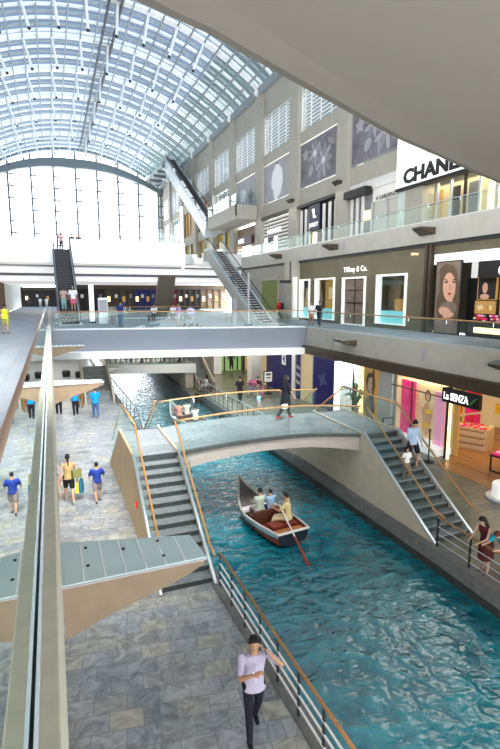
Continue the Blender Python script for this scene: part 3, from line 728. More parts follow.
MB().box((-.6,-3.0,3.55),(.3,0,4.1)).build('canopy', 'black', t); MB().box((.1,-3.0,0),(.2,0,3.55)).build('display_wall', 'fabric_grey', t)
drapes(t, 3.55, [-.15,-.95,-1.7], .35); MB().box((.0,-2.9,1.7),(.08,-2.0,2.4)).build('lit_panel', 'warm_light', t)
struct(MB().box((WX,28.8,7.9),(WX+.3,36.3,8.6)).build('trim_16', 'white_light' if False else 'slab_white'))
t = gal(37.9,45.2,'shopfront with a navy sign between tall lit drape columns'); t.location.y = 45.2
MB().box((.2,-7.3,0),(.3,0,4.2)).build('display_wall', 'dark_shop', t); drapes(t, 4.0, [-.3,-1.2,-2.0,-4.6,-5.6,-6.6], .42)
MB().box((-.15,-4.3,1.9),(.1,-2.3,4.15)).build('sign_panel', mat('sign_navy', (.015,.02,.05), .4), t)
b = MB(); b.quad((-.17,-3.45,2.95),(-.17,-3.15,2.95),(-.17,-3.0,3.75),(-.17,-3.35,3.75)); b.quad((-.17,-3.7,2.95),(-.17,-3.45,2.95),(-.17,-3.35,3.15),(-.17,-3.7,3.1)); b.quad((-.17,-3.25,3.6),(-.17,-2.9,3.6),(-.17,-2.9,3.75),(-.17,-3.25,3.75)); b.build('emblem', 'sign_letter', t)
text('lettering', 'JOBBET', (-.17,-2.45,2.2), .5, 'sign_letter', t)
MB().box((-.1,-3.5,0),(.1,-3.0,1.7)).build('lit_panel', 'warm_light', t)
MB().box((-.3,-7.4,4.2),(.2,.1,4.45)).build('awning', 'black', t)
t = gal(47,54,'white louvred shopfront with small white lettering and a dark doorway'); t.location.y = 54.0
MB().box((.25,-7,0),(.35,0,4.3)).build('backing', 'fin_brown', t)
b = MB()
for k in range(11): b.box((.0,-7,.4+k*.36),(.15,0,.6+k*.36))
b.build('louvre', 'white_paint', t)
text('lettering', 'BONIA STORE', (-.05,-1.2,2.75), .55, 'sign_letter', t, ext=.03)
MB().box((-.1,-3.0,0),(.1,-1.4,2.3)).build('door', 'black', t); MB().box((-.12,-3.6,0),(.1,-3.1,2.2)).build('lit_panel', 'white_light', t); MB().box((-.12,-1.3,0),(.1,-.6,2.2)).build('lit_panel', 'white_light', t)
MB().box((-.3,-7.1,4.3),(.2,.1,4.55)).build('awning', 'bronze', t)
t = gal(56,63,'brown shopfront with a slanted grey sign under the balcony box'); t.location.y = 63.2
MB().box((.25,-7.2,0),(.35,0,4.3)).build('display_wall', 'fin_brown', t)
MB().box((-.2,-5.5,2.2),(.0,-1,3.2)).build('sign_panel', 'fabric_grey', t); text('lettering', 'AKRIS', (-.22,-1.4,2.4), .8, 'sign_letter', t)
MB().box((-.1,-2.0,0),(.1,-.5,2.2)).build('door', 'amber_wall', t); MB().box((-.1,-5.2,0),(.1,-2.6,2.0)).build('lit_panel', 'white_light', t)

# balcony box and high escalators
t = thing('balcony', 'beige balcony box with a glass rail jutting from the upper right wall', 'balcony', (20,55,8.5))
MB().box((0,0,0),(2.6,11,.35)).build('slab', 'plaster_grey', t); 
b = MB(); b.box((0,0,.35),(.12,11,1.6)); b.box((0,0,.35),(2.6,.12,1.6)); b.box((0,10.88,.35),(.5,11,1.6)); b.build('parapet', 'plaster_grey', t)
MB().box((.05,.05,1.6),(.08,10.9,2.8)).build('glass_panel', 'rail_glass', t); MB().box((.05,.05,1.6),(2.6,.08,2.8)).build('glass_panel', 'rail_glass', t)

def escalator(name, label, loc, rz, run, rise, w=1.2, deep=.9, group=None, stepm='black', side='steel_satin', truss=True, btm=1.2, top=1.4):
    t = thing(name, label, 'escalator', loc, rz, group)
    s = rise/run
    prof = [(-btm,-.0),(0,0),(run,rise),(run+top,rise)]
    low = [(run+top,rise-deep),(run+.2,rise-deep),(.3,-deep*.9 if truss else -.4),(-btm,-.3)]
    for x0 in (-w/2-.12, w/2+.02):
        MB().prism(prof+low, 'x', x0, x0+.1).build('truss_side', side, t)
    if truss: MB().prism([(p[0], p[1]-.02) for p in prof]+low, 'x', -w/2-.02, w/2+.02).build('truss_core', side, t)
    b = MB(); N = int(rise/.2)
    for i in range(N):
        y = run*i/N; z = rise*i/N; b.box((-w/2+.08,y,z-.1),(w/2-.08,y+run/N,z+.12))
    b.build('step_band', stepm, t)
    b = MB()
    for i in range(N):
        y = run*i/N; z = rise*i/N; b.box((-w/2+.1,y-.015,z+.11),(w/2-.1,y+.03,z+.13))
    b.build('step_edge', 'fabric_grey', t)
    for x in (-w/2, w/2):
        MB().add([(x-.01,-btm*.6,.05),(x-.01,0,.1),(x-.01,run,rise+.1),(x-.01,run+top*.6,rise+.1),(x-.01,run+top*.6,rise+.85),(x-.01,run,rise+.85),(x-.01,0,.85),(x-.01,-btm*.6,.75)], [(0,1,6,7),(1,2,5,6),(2,3,4,5)]).build('balustrade_glass', 'rail_glass', t)
        MB().prism([(-btm*.7,0),(0,.02),(run,rise+.02),(run+top,rise+.02),(run+top,rise+.24),(run,rise+.24),(0,.24),(-btm*.7,.16)], 'x', x-.06, x+.06).build('skirt', 'steel_satin', t)
        pts = [(x,-btm*.6+.05,.08),(x,-btm*.6-.18,.22),(x,-btm*.6-.27,.48),(x,-btm*.6-.18,.74),(x,-btm*.6+.05,.88),(x,0,.95),(x,run,rise+.95),(x,run+top*.6,rise+.9),(x,run+top*.6+.2,rise+.65),(x,run+top*.6+.1,rise+.3)]
        MB().tube(pts, .045, 8).build('handrail', 'rubber', t, smooth=True)
    MB().box((-w/2-.1,-btm-.8,-.02),(w/2+.1,-btm+.7,.02)).build('landing_plate', 'steel_satin', t)
    return t
escalator('escalator', 'dark escalator carrying the couple up to the white gallery on the left', (1.28,39.2,L2), 0, 12.2, 6.4, 1.4, side='dark_metal', btm=1.0)
escalator('escalator', 'escalator with glass sides rising behind the bridge towards the white gallery on the right', (15.15,35.4,L2), R(2), 10.8, 6.2, 1.3, side=mat('truss_beige', (.55,.54,.48), .4))
escalator('escalator', 'steep-looking white escalator climbing from the balcony box to the roof', (20.9,67.3,9.6), 0, 25.2, 14.6, 1.5, deep=2.0, side=mat('truss_pale', (.50,.56,.60), .35, noise=.25, nscale=1.2), btm=.5)
t = thing('roof_gangway', 'grey gangway under the roof at the top of the high escalator', 'gangway', (19.6,91.5,23.2))
MB().box((0,0,-.6),(2.4,17,0)).build('slab', 'rib_grey', t); MB().box((0,0,0),(.06,17,1.1)).build('glass_panel', 'rail_glass', t)
for k in range(4): MB().box((.0,k*4,-1.1),(2.4,k*4+.3,-.6)).build('cross_beam', 'rib_dark', t)

# ------------------------------------------------------------------ central white gallery (level with the escalator tops)
t = struct(empty('floor_gallery'))
MB().box((-4.9,52.6,3.2),(14.8,75,4.25)).build('slab', 'slab_white', t)
MB().box((-4.9,52.4,3.05),(.45,52.7,5.35)).build('parapet', 'sign_white', t); MB().box((2.1,52.4,3.05),(13.4,52.7,5.35)).build('parapet', 'sign_white', t)
MB().box((15.3,52.4,3.05),(19.8,52.7,4.4)).build('parapet', 'slab_white', t)
MB().box((-4.9,52.5,2.7),(19.8,53.5,2.85)).build('shadow_gap', 'fabric_grey', t)
MB().box((-4.9,52.8,2.1),(19.8,53.8,2.7)).build('fascia', mat('fascia_glow', (.8,.8,.8), .6, emit=(1,1,1), es=.45), t)  # white tiers given a glow of their own in place of light
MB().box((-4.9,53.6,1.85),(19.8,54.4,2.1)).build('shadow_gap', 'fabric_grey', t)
MB().box((-4.9,53.7,1.35),(19.8,75,1.85)).build('lower_fascia', 'fascia_glow', t)
MB().box((14.8,52.6,3.2),(19.8,75,3.9)).build('slab', 'slab_white', t)
for i, x in enumerate([13.0]): struct(MB().box((x,52.35,2.2),(x+.25,52.75,9)).build('trim_17', 'sign_white'))
balustrade('glass_balustrade', 'short green glass balustrade beside the top of the right escalator', (10.6,52.9), (13.2,52.9), 5.35, 6.3, 1.3, rr=.03, rail='steel_satin')

# far shops under the gallery
SH = [(-4.9,2.2,'dark_shop','dim far passage shop beyond the white-shirted walkers'),(2.2,7.0,'dark_shop','dark far shop behind the left escalator'),(7.0,11.0,'bronze','dark bronze far shop behind the photographing man'),(11.0,14.0,'navy','dark blue-lit far shop under the white gallery'),(14.0,17.2,'maroon','maroon far shop under the white gallery'),(17.2,20.6,'dark_shop','far shop with pale string lights by the right escalator'),(20.6,24.6,'fin_brown','brown-lit far shop behind the right escalator')]
for x0, x1, m_, lab in SH:
    t = thing('shopfront', lab, 'shopfront', (x0,100 if x0 < 0 else 72,L2))
    MB().box((0,.3,0),(x1-x0,.5,3.5)).build('display_wall', m_, t); MB().box((0,0,2.9),(x1-x0,.3,3.5)).build('fascia', 'bronze', t)
    for k in range(4): MB().box(((x1-x0)*k/4,-.05,0),((x1-x0)*k/4+.12,.15,2.9)).build('mullion', 'dark_metal', t)
    for k in range(4): MB().box(((x1-x0)*(k+.5)/4-.15,.2,1.2+.5*(k % 2)),((x1-x0)*(k+.5)/4+.25,.28,1.9+.3*(k % 2))).build('display_item', ['warm_light','white_paint','amber_wall','fabric_grey'][k], t)
t = thing('leaning_pillar', 'dark leaning rectangular pillar under the white gallery', 'pillar', (10.2,50,L2))
MB().hexa([(-.8,-.4,0),(.8,-.4,0),(.8,.4,0),(-.8,.4,0)], [(-.1,-.4,3.9),(1.5,-.4,3.9),(1.5,.4,3.9),(-.1,.4,3.9)]).build('shaft', 'bronze', t)

# ------------------------------------------------------------------ right walkway shops (L2), wall at x=19.9
TX = 19.95
b = MB()
def bays(y0, y1, z0, z1, holes, m_='olive_wall', X0=TX, X1=TX+.3):
    """wall along y with rectangular holes (ya,yb,za,zb)"""
    b = MB(); cur = y0
    for (a, c, za, zb) in sorted(holes):
        b.box((X0,cur,z0),(X1,a,z1)); b.box((X0,a,zb),(X1,c,z1)); 
        if za > z0: b.box((X0,a,z0),(X1,c,za))
        cur = c
    b.box((X0,cur,z0),(X1,y1,z1)); return b
t = thing('shopfront', 'olive-brown shopfront with four white-framed windows and white Tiffany & Co. lettering', 'shopfront', (0,0,0))
H = [(24.85,27.85,-1.85,1.3),(29.1,32.0,-2.1,1.25),(33.1,36.1,-1.9,1.3),(37.0,38.8,-1.9,1.3)]
bays(23.3,39.2,L2,2.7,H).build('facade', 'olive_wall', t)
for i, (a, c, z0, z1) in enumerate(H):
    b = MB(); f_ = .12
    b.box((TX-.12,a,z0),(TX+.3,a+f_,z1)); b.box((TX-.12,c-f_,z0),(TX+.3,c,z1)); b.box((TX-.12,a,z1-f_),(TX+.3,c,z1)); b.box((TX-.12,a,z0),(TX+.3,c,z0+.05))
    fr = b.build('window_frame' if i != 1 else 'door_frame', 'sign_white', t)
    if i != 1:
        MB().box((TX+.9,a,z0),(TX+.95,c,z1)).build('display_back', 'olive_wall' if i == 0 else 'amber_wall', t)
        MB().box((TX+.1,a+f_,z0),(TX+.12,c-f_,z1-f_)).build('pane', 'shop_glass', fr)
        MB().box((TX+.25,a+f_,z0),(TX+.7,c-f_,z0+.85)).build('display_plinth', 'cyan_light', t)
        MB().box((TX+.3,a+.9,z0+.85),(TX+.6,a+1.5,z0+1.6)).build('display_stand', 'amber_wall', t)
        MB().box((TX+.8,a+1.6,z0+1.0),(TX+.88,a+2.3,z0+2.5)).build('display_panel', 'cream_wall' if i else 'fin_brown', t)
    else:
        b = MB(); b.box((TX+.1,a+f_,z0),(TX+.16,c-f_,z1-f_)); b.build('door', 'print_brown', t)
        b = MB(); m2 = (a+c)/2
        b.box((TX+.06,m2-.04,z0),(TX+.2,m2+.04,z1-f_)); b.box((TX+.06,a+.3,z0+1.5),(TX+.1,c-.3,z0+1.6)); b.box((TX+.06,a+.3,z0+2.4),(TX+.1,c-.3,z0+2.46)); b.build('door_bars', 'bronze', t)
text('lettering', 'Tiffany & Co.', (TX-.05,31.9,1.62), .52, 'sign_letter', t, bold=.003, sp=1.15, sx=.9)
text('lettering', 'Tiffany', (TX-.05,24.6,2.3), .2, 'warm_light', t, sp=1.2)
t = thing('pilaster', 'pair of dark bronze pilasters between the olive shopfront and the beauty counter', 'pilaster', (TX-.2,22.7,L2))
for y in (0, .32): MB().box((0,y,0),(.4,y+.2,4.85)).build('shaft', 'bronze', t)
struct(MB().box((TX,2,2.2),(TX+.3,23,2.75)).build('wall_right_lintel', 'olive_wall'))

# beauty counter store
t = thing('beauty_store', 'open beauty store with backlit shelves and white CHANEL letters on a black fascia', 'shop', (TX,22.6,L2))
MB().box((-.05,-12,3.75),(.2,0,4.3)).build('white_lintel', 'sign_white', t)
MB().box((0,-12,2.95),(.25,-3.1,3.75)).build('fascia', 'black', t)
MB().box((-.03,-3.1,2.95),(.22,-2.7,3.75)).build('fascia_end', 'slab_white', t)
text('lettering', 'CHANEL', (-.03,-4.35,3.06), .62, 'sign_letter', t, bold=.02)
MB().box((.5,-12,0),(.6,-2.0,3.0)).build('back_wall', 'black', t)
for (y, z, w_, h_, k) in [(-2.75,1.9,1.15,1.05,'p'),(-4.15,1.9,1.4,1.0,'f'),(-2.65,1.2,.75,.55,'g'),(-3.5,1.2,.35,.55,'g'),(-4.2,1.0,1.2,.8,'d'),(-5.7,1.3,1.2,1.6,'g'),(-7.2,1.3,1.2,1.6,'f')]:
    f_ = MB().box((.4,y-w_-.06,z-.04),(.5,y+.0,z+h_+.06)).build('display_frame', 'amber_wall', t)
    b = MB(); X = .39; b.quad((X,y-w_,z),(X,y-.06,z),(X,y-.06,z+h_),(X,y-w_,z+h_), 0)
    if k == 'p': blob(b, X-.01, y-.5, z+.55, .17, .27, 1); blob(b, X-.012, y-.5, z+.12, .3, .14, 1)
    elif k == 'f': [blob(b, X-.01-.001*j, y-.4-.22*j, z+.45+.1*(j % 2), .18, .17, 2, lobes=5, amp=.3) for j in range(4)]
    else: blob(b, X-.01, y-w_/2, z+h_/2, w_*.28, h_*.25, 1 if k == 'g' else 2, lobes=4, amp=.2)
    b.build('printed_image', ['dark_shop' if k != 'g' else 'amber_wall', 'skin_print' if k == 'p' else 'cream_wall', 'purple'], f_)
MB().box((-.1,-12,.0),(.45,-2.7,.72)).build('counter', 'dark_metal', t)
MB().box((-.14,-5.2,.22),(-.1,-3.2,.5)).build('lit_panel', 'warm_light', t)
random.seed(3)
pal = ['pink','pink_pale','red_goods','white_paint','black','steel_satin']
b = MB()
for r_ in range(3):
    for k in range(46):
        y = -2.85-k*.18; z = .74+r_*.14; x = .02+r_*.12
        b.box((x,y-.12,z),(x+.08,y,z+.07+.05*random.random()), random.randrange(6))
tag(b.build('cosmetics_rows', pal, t), kind='stuff')
t = thing('portrait_poster', 'tall backlit portrait of a woman with red lips and a hand under her chin', 'poster', (TX-.1,22.35,L2))
MB().box((0,-1.9,.0),(.1,0,3.9)).build('frame', 'black', t)
b = MB(); X = -.006; b.quad((X,-1.8,.05),(X,-.06,.05),(X,-.06,3.84),(X,-1.8,3.84), 0)
def pb(u, v, ru, rv, mi, **k):
    global pbk; pbk += 1; blob(b, X-.004-.0012*pbk, -1.9*u, v, ru, rv, mi, **k)
pbk = 0
pb(.52,2.6,.66,1.15,1,lobes=3,amp=.06); pb(.4,3.3,.5,.45,1); pb(.30,1.6,.4,.8,1); pb(.85,1.8,.25,1.2,1)
pb(.56,2.52,.46,.76,2,n=24,rot=-.1); pb(.62,1.9,.2,.3,2)
pb(.44,2.78,.12,.05,3); pb(.72,2.78,.10,.045,3); pb(.43,2.9,.15,.025,3,rot=.12); pb(.74,2.9,.13,.025,3,rot=-.12)
pb(.60,2.5,.035,.16,5); pb(.59,2.16,.13,.055,4); pb(.58,1.42,.62,.34,6); pb(.45,1.22,.48,.24,2,rot=.15); pb(.6,1.02,.42,.13,2,rot=-.2); pb(.5,.42,.8,.36,6)
b.build('printed_image', ['print_brown','print_hair','skin_print','black','lips','skin_print_dark','print_brown'], t)

# grey wall with green picture window further along
t = thing('picture_window', 'tall green-lit display window in the grey wall beyond the white-framed shop', 'window', (19.85,42,L2))
MB().box((.05,1.2,.2),(.15,5.2,3.5)).build('display', mat('green_moss', (.14,.17,.06), .8, noise=.5, nscale=5, emit=(.2,.24,.08), es=.3), t)
b = MB(); b.box((0,1.1,.1),(.1,1.25,3.6)); b.box((0,5.15,.1),(.1,5.3,3.6)); b.box((0,1.1,3.5),(.1,5.3,3.75)); b.build('frame', 'plaster_beige', t)
struct(MB().box((19.95,39.2,L2),(20.3,56,2.86)).build('wall_right_plain', 'plaster_grey'))
struct(MB().box((19.2,38.9,L2),(20.3,40.4,2.86)).build('trim_18', 'plaster_grey'))
t = thing('light_box', 'slim blue-white upright light box on the wall by the white-shirted man', 'light box', (19.3,38.4,L2))
MB().box((0,0,.2),(.15,.5,3.6)).build('lit_face', 'sign_white', t); MB().box((0,.5,.2),(.2,.62,3.6)).build('edge', 'cyan_light', t)
t = thing('wall_sign_bracket', 'small dark projecting sign high on the grey wall', 'sign', (19.2,39.1,1.0))
MB().box((-1.0,0,0),(0,.15,.25)).build('sign_panel', 'dark_metal', t); MB().box((-.1,0,.25),(-.04,.06,1.8)).build('rod', 'dark_metal', t)
# back walls closing the shops
struct(MB().box((21.2,2,L2),(21.4,56,3)).build('wall_back', 'olive_wall'))

# ------------------------------------------------------------------ right quay shops (L1)
SX = 15.05
struct(MB().box((15.33,19.55,L1),(15.95,20.95,-3.27)).build('wall_pier', mat('pier_grey', (.48,.50,.48), .7)))
def box_room(y0, y1, depth, back, side, floor=None, zc=-3.75):
    b = MB(); b.box((SX+depth,y0,L1),(SX+depth+.1,y1,zc)); o = b.build('wall_shop_back', back); struct(o)
    b = MB(); b.box((SX+.1,y1-.08,L1),(SX+depth,y1,zc)); struct(b.build('wall_shop_side', side))
    b = MB(); b.box((SX+.1,y0,L1),(SX+depth,y0+.08,zc)); struct(b.build('wall_shop_side', side))
    if floor: struct(MB().box((SX+.0,y0,L1),(SX+depth,y1,L1+.015)).build('floor_shop', floor))
# lingerie store
box_room(9.5,19.3,6.2,'cream_wall','cream_wall','wood_floor')
struct(MB().box((SX+.1,15.82,L1),(15.7,15.86,-3.75)).build('window_40', 'shop_glass')); struct(MB().box((15.7,15.82,L1),(15.76,19.3,-3.75)).build('wall_shop_side', 'amber_wall'))
struct(MB().box((SX-.9,9.5,L1),(SX,15.4,L1+.012)).build('floor_threshold', 'wood_floor'))
t = thing('shop_sign', 'black fascia sign with white brush lettering La SENZA and a green swoosh', 'sign', (SX-.12,16.05,-4.36))
MB().box((0,-1.95,0),(.16,0,.58)).build('sign_panel', 'black', t)
text('lettering', 'La SENZA', (-.03,-.12,.14), .42, 'sign_letter', t, bold=.008, sx=.74)
MB().tube([(-.02,-1.52,.12),(-.02,-1.68,.28),(-.02,-1.88,.46)], [.02,.05,.01], 6).build('swoosh', 'leaf', t)
t = thing('store_entrance', 'amber-framed entrance of the lingerie store', 'entrance', (SX,15.75,L1))
MB().box((0,0,0),(.15,.15,3.05)).build('jamb', 'black', t); MB().box((0,-6.2,2.48),(.2,-2.6,3.05)).build('fascia', 'cream_wall', t); MB().box((.0,-.12,0),(.06,0,2.5)).build('lit_edge', 'warm_light', t)
text('lettering', 'BOUTIQUE', (SX-15.02-.06,-3.0,2.62), .2, 'fabric_grey', t)
t = thing('lit_pillar', 'amber-lit pillar at the right edge inside the lingerie store', 'pillar', (17.0,12.6,L1))
MB().box((0,0,0),(.5,.5,3.05)).build('shaft', 'amber_wall', t); MB().box((-.05,-.02,1.9),(0,.52,2.5)).build('lit_panel', mat('orange_lit', (.9,.25,.03), .5, emit=(1,.25,.02), es=.9), t)
# hanging goods on the back and side wall: each rail is a thing
random.seed(5)
k_ = 0
for row, z in enumerate([-4.55,-5.3,-6.05]):
    for seg in range(4):
        x = 15.85+seg*1.15
        lab = ['top','middle','lowest'][row]+' rail of red and yellow garments on the side wall, '+['nearest the entrance','second from the entrance','third from the entrance','deepest inside'][seg]
        t = thing('garment_rail', lab, 'garment rail', (x,19.15,z))
        MB().tube([(0,-.15,0),(1.0,-.15,0)], .015, 6).build('rail', 'steel', t)
        for j in range(9):
            g_ = MB().prism([(-.05+j*.11,-.02),(j*.11+.05,-.02),(j*.11+.06,-.22),(j*.11+.04,-.62),(j*.11-.04,-.62),(j*.11-.06,-.22)], 'y', -.2, -.12)
            g_.build('hanging_garment', random.choice([['red_goods']*4+['maroon'],['yellow_goods','red_goods','red_goods','leaf'],['red_goods','yellow_goods','leaf'],['red_goods','pink']][seg]), t)
for row, z in enumerate([-4.6,-5.5]):
    for seg in range(5):
        y = 10.6+seg*1.7
        t = thing('garment_rail', ['upper','lower'][row]+' rail of bright garments on the rear wall, '+['first from the viewer','second from the viewer','third from the viewer','fourth from the viewer','fifth from the viewer'][seg], 'garment rail', (21.0,y,z))
        MB().tube([(0,0,0),(0,1.4,0)], .015, 6).build('rail', 'steel', t)
        for j in range(9): MB().box((-.05,j*.15,-.5),(.05,j*.15+.11,-.02)).build('hanging_garment', random.choice(['red_goods','red_goods','yellow_goods','pink','cream_wall']), t)
def drawers(label, loc, rz, w_, d_, h_, nrow, goods):
    t = thing('display_unit', label, 'display unit', loc, rz)
    MB().box((0,0,0),(w_,d_,h_)).build('body', mat('birch', (.62,.46,.28), .5), t)
    for i in range(nrow):
        dr = MB().box((.05,-.02,.1+i*(h_-.12)/nrow),(w_-.05,0,(i+.75)*(h_-.12)/nrow+.1)).build('drawer', mat('birch_light', (.74,.60,.42), .5), t)
        MB().box((w_*.1,-.04,.1+(i+.62)*(h_-.12)/nrow),(w_*.9,-.02,.1+(i+.76)*(h_-.12)/nrow)).build('handle', 'fin_brown', dr)
    b = MB(); random.seed(9)
    for i in range(26): x_ = random.uniform(.06,w_-.2); y_ = random.uniform(.05,d_-.2); b.box((x_,y_,h_),(x_+.14,y_+.12,h_+.05+.05*random.random()), i % 3)
    tag(b.build('folded_goods', goods, t), kind='stuff')
    return t
drawers('pale wooden drawer unit topped with red folded goods in the lingerie store', (16.55,17.0,L1), R(-62), 1.5, 1.0, 1.0, 3, ['red_goods','pink','cream_wall'])
t = thing('display_table', 'low black-framed table with pink goods in the lingerie store', 'table', (15.7,13.2,L1), R(12))
MB().box((0,0,.62),(1.5,.8,.68)).build('tabletop', 'dark_shop', t)
for (x, y) in ((.03,.03),(1.43,.03),(.03,.73),(1.43,.73)): MB().box((x,y,0),(x+.05,y+.05,.62)).build('leg', 'black', t)
MB().box((.03,.03,.02),(.08,.78,.06)).build('runner', 'black', t)
b = MB()
for i in range(24): b.box((.06+.24*(i % 6),.05+.18*(i//6),.68),(.24+.24*(i % 6),.19+.18*(i//6),.74+.03*(i % 3)), i % 3)
tag(b.build('folded_goods', ['pink','pink_pale','red_goods'], t), kind='stuff')
t = thing('display_plinth', 'round white tiered plinth at the right edge by the lingerie store', 'plinth', (13.9,11.75,L1))
MB().lathe((0,0,0), [(.62,0),(.62,.06),(.58,.08)], 28).build('base', 'steel_satin', t, smooth=False); MB().lathe((0,0,.08), [(.42,0),(.42,.42),(.38,.46)], 28).build('drum', 'sign_white', t)

# window display of the lingerie store
t = thing('display_window', 'bright shop window with a hot-pink panel and a swimwear model poster', 'shop window', (SX,19.5,L1))
MB().box((.6,-3.4,.0),(.64,0,3.05)).build('back_wall', 'cream_wall', t)
MB().box((-.3,-3.4,0),(.6,0,.32)).build('plinth', 'sign_white', t)
MB().box((.35,-1.25,.32),(.41,-.15,2.85)).build('pink_panel', 'pink', t)
MB().box((.35,-.15,.32),(.41,-.02,2.85)).build('purple_edge', 'purple', t)
MB().box((.25,-3.25,.32),(.31,-2.65,2.7)).build('pink_drape', 'pink_pale', t)
f_ = MB().box((.5,-2.6,.4),(.55,-1.35,2.9)).build('model_poster', 'cream_wall', t)
b = MB(); X = .485
blob(b,X,-1.95,2.32,.2,.27,1); blob(b,X-.003,-1.95,2.28,.13,.19,0,n=20); blob(b,X-.006,-1.95,1.95,.06,.2,0); blob(b,X-.009,-1.95,1.55,.24,.42,0,lobes=2,amp=.12); blob(b,X-.012,-1.95,.9,.28,.42,0); blob(b,X-.015,-2.02,1.62,.22,.11,2); blob(b,X-.018,-1.95,.98,.26,.12,2); blob(b,X-.021,-2.2,1.35,.06,.42,0,rot=.25); blob(b,X-.024,-1.72,1.4,.06,.42,0,rot=-.2)
b.build('printed_image', ['skin_print','print_hair','yellow_goods'], f_)
MB().box((-.02,-3.4,.32),(0,0,3.0)).build('shop_glass', 'shop_glass', t)
MB().box((-.04,-.06,0),(.06,0,3.05)).build('frame', 'steel_satin', t); MB().box((-.04,-1.5,.3),(.02,-1.44,2.95)).build('mullion', 'maroon', t)
MB().box((-.05,-3.4,2.55),(.0,0,2.6)).build('crossbar', 'maroon', t)
MB().tube([(.3,-2.75,2.45),(.7,-2.35,2.4)], .05, 6).build('spotlight', 'bronze', t)
t = thing('menu_stand', 'small framed notice board standing behind the bridge steps', 'sign', (14.2,18.6,L1))
MB().box((-.03,-.02,0),(.03,.02,1.0)).build('post', 'dark_metal', t); MB().box((-.3,-.03,.85),(.3,.03,1.2)).build('board', 'dark_metal', t); MB().box((-.25,-.05,.89),(.25,-.03,1.16)).build('paper', 'fabric_grey', t)
t = thing('stanchion', 'dark rope stanchion post on a round foot by the lingerie window', 'stanchion', (14.1,15.7,L1))
MB().lathe((0,0,0), [(.24,0),(.24,.03),(.05,.06)], 20).build('foot', 'black', t); MB().tube([(0,0,.03),(0,0,1.35)], .03, 8).build('post', 'black', t); MB().lathe((0,0,1.3), [(.05,0),(.05,.08),(.02,.1)], 12).build('cap', 'bronze', t)

# gold boutique
t = thing('boutique_window', 'gold-lit boutique window with a large face poster between the navy shop and grey pier', 'shop window', (SX,24.6,L1))
MB().box((1.6,-3.6,0),(1.7,0,3.05)).build('back_wall', 'amber_wall', t); MB().box((0,-3.6,0),(1.6,0,.12)).build('plinth', 'cream_wall', t)
for k, (y, m_) in enumerate([(-.45,'warm_light'),(-1.1,'olive_wall'),(-1.8,'cream_wall')]): MB().box((1.2,y-.4,.1),(1.3,y,2.95)).build('display_panel', m_, t)
MB().box((-.1,-.3,0),(.1,.04,3.05)).build('lit_jamb', 'white_light', t)
f_ = MB().box((.3,-3.55,.2),(.36,-2.35,3.0)).build('face_poster', 'amber_wall', t)
b = MB(); X = .285; blob(b,X,-2.95,2.25,.42,.55,1); blob(b,X-.004,-3.0,2.15,.28,.42,0,n=20); blob(b,X-.008,-2.9,2.25,.05,.03,1); blob(b,X-.008,-3.1,2.25,.05,.03,1); blob(b,X-.008,-3.0,1.95,.07,.03,2); blob(b,X-.012,-2.95,1.0,.5,.6,3)
b.build('printed_image', ['skin_print','print_hair','lips','print_brown'], f_)
MB().box((-.02,-3.6,.12),(0,0,3.05)).build('shop_glass', 'shop_glass', t)
for k in range(3): MB().box((-.04,-3.6+k*1.8-.03,.1),(.03,-3.6+k*1.8+.03,3.05)).build('mullion', 'bronze', t)
t = thing('potted_palm', 'potted palm inside the gold boutique window', 'plant', (15.6,23.4,L1+.12))
MB().lathe((0,0,0), [(.16,0),(.22,.4),(.2,.42)], 14).build('pot', 'terracotta', t)
b = MB()
for k in range(18):
    a_ = k*2.4; r_ = .5+.2*(k % 3); h_ = 1.0+.25*(k % 4)
    b.tube([(0,0,.4),(r_*.4*math.cos(a_),r_*.4*math.sin(a_),h_),(r_*math.cos(a_),r_*math.sin(a_),h_-.15)], [.015,.05,.005], 4)
b.build('fronds', 'leaf', t)
# navy shop
t = thing('navy_store', 'deep navy shopfront with white door panels and small white emblem', 'shopfront', (SX,35.2,L1))
for (a_, c_, m_) in [(-10.5,-7.9,'navy'),(-7.85,-6.3,'cream_wall'),(-6.25,-5.5,'navy'),(-4.9,.4,'navy')]:
    MB().box((0,a_,0),(.2,c_,3.05)).build('facade_panel', m_, t)
MB().box((1.0,-5.6,0),(1.1,-4.8,3.05)).build('interior', 'amber_wall', t); MB().box((.6,-5.5,.3),(.9,-5.0,1.0)).build('display_case', 'warm_light', t)
X = -.02
b = MB(); b.box((X,-3.9,1.95),(0,-3.3,2.7)); b.build('emblem_ground', 'sign_white', t); b = MB(); b.box((X-.02,-3.75,2.1),(X,-3.62,2.6)); b.box((X-.02,-3.6,2.3),(X,-3.45,2.42)); b.build('emblem', 'navy', t)
b = MB(); blob(b,-.03,-9.1,1.75,.5,.36,0,lobes=4,amp=.35); b.build('emblem', mat('emblem_blue', (.09,.11,.26), .5), t)
for y in (-7.87,-6.27,-5.52,-4.92): MB().box((-.03,y,0),(.22,y+.06,3.05)).build('mullion', 'steel_satin', t)
b = MB()
for k in range(3): b.quad((X,-6.15,.9+.5*k),(X,-5.6,1.0+.5*k),(X,-5.6,1.25+.5*k),(X,-6.15,1.1+.5*k))
b.build('poster_stripes', 'poster_pale', t)
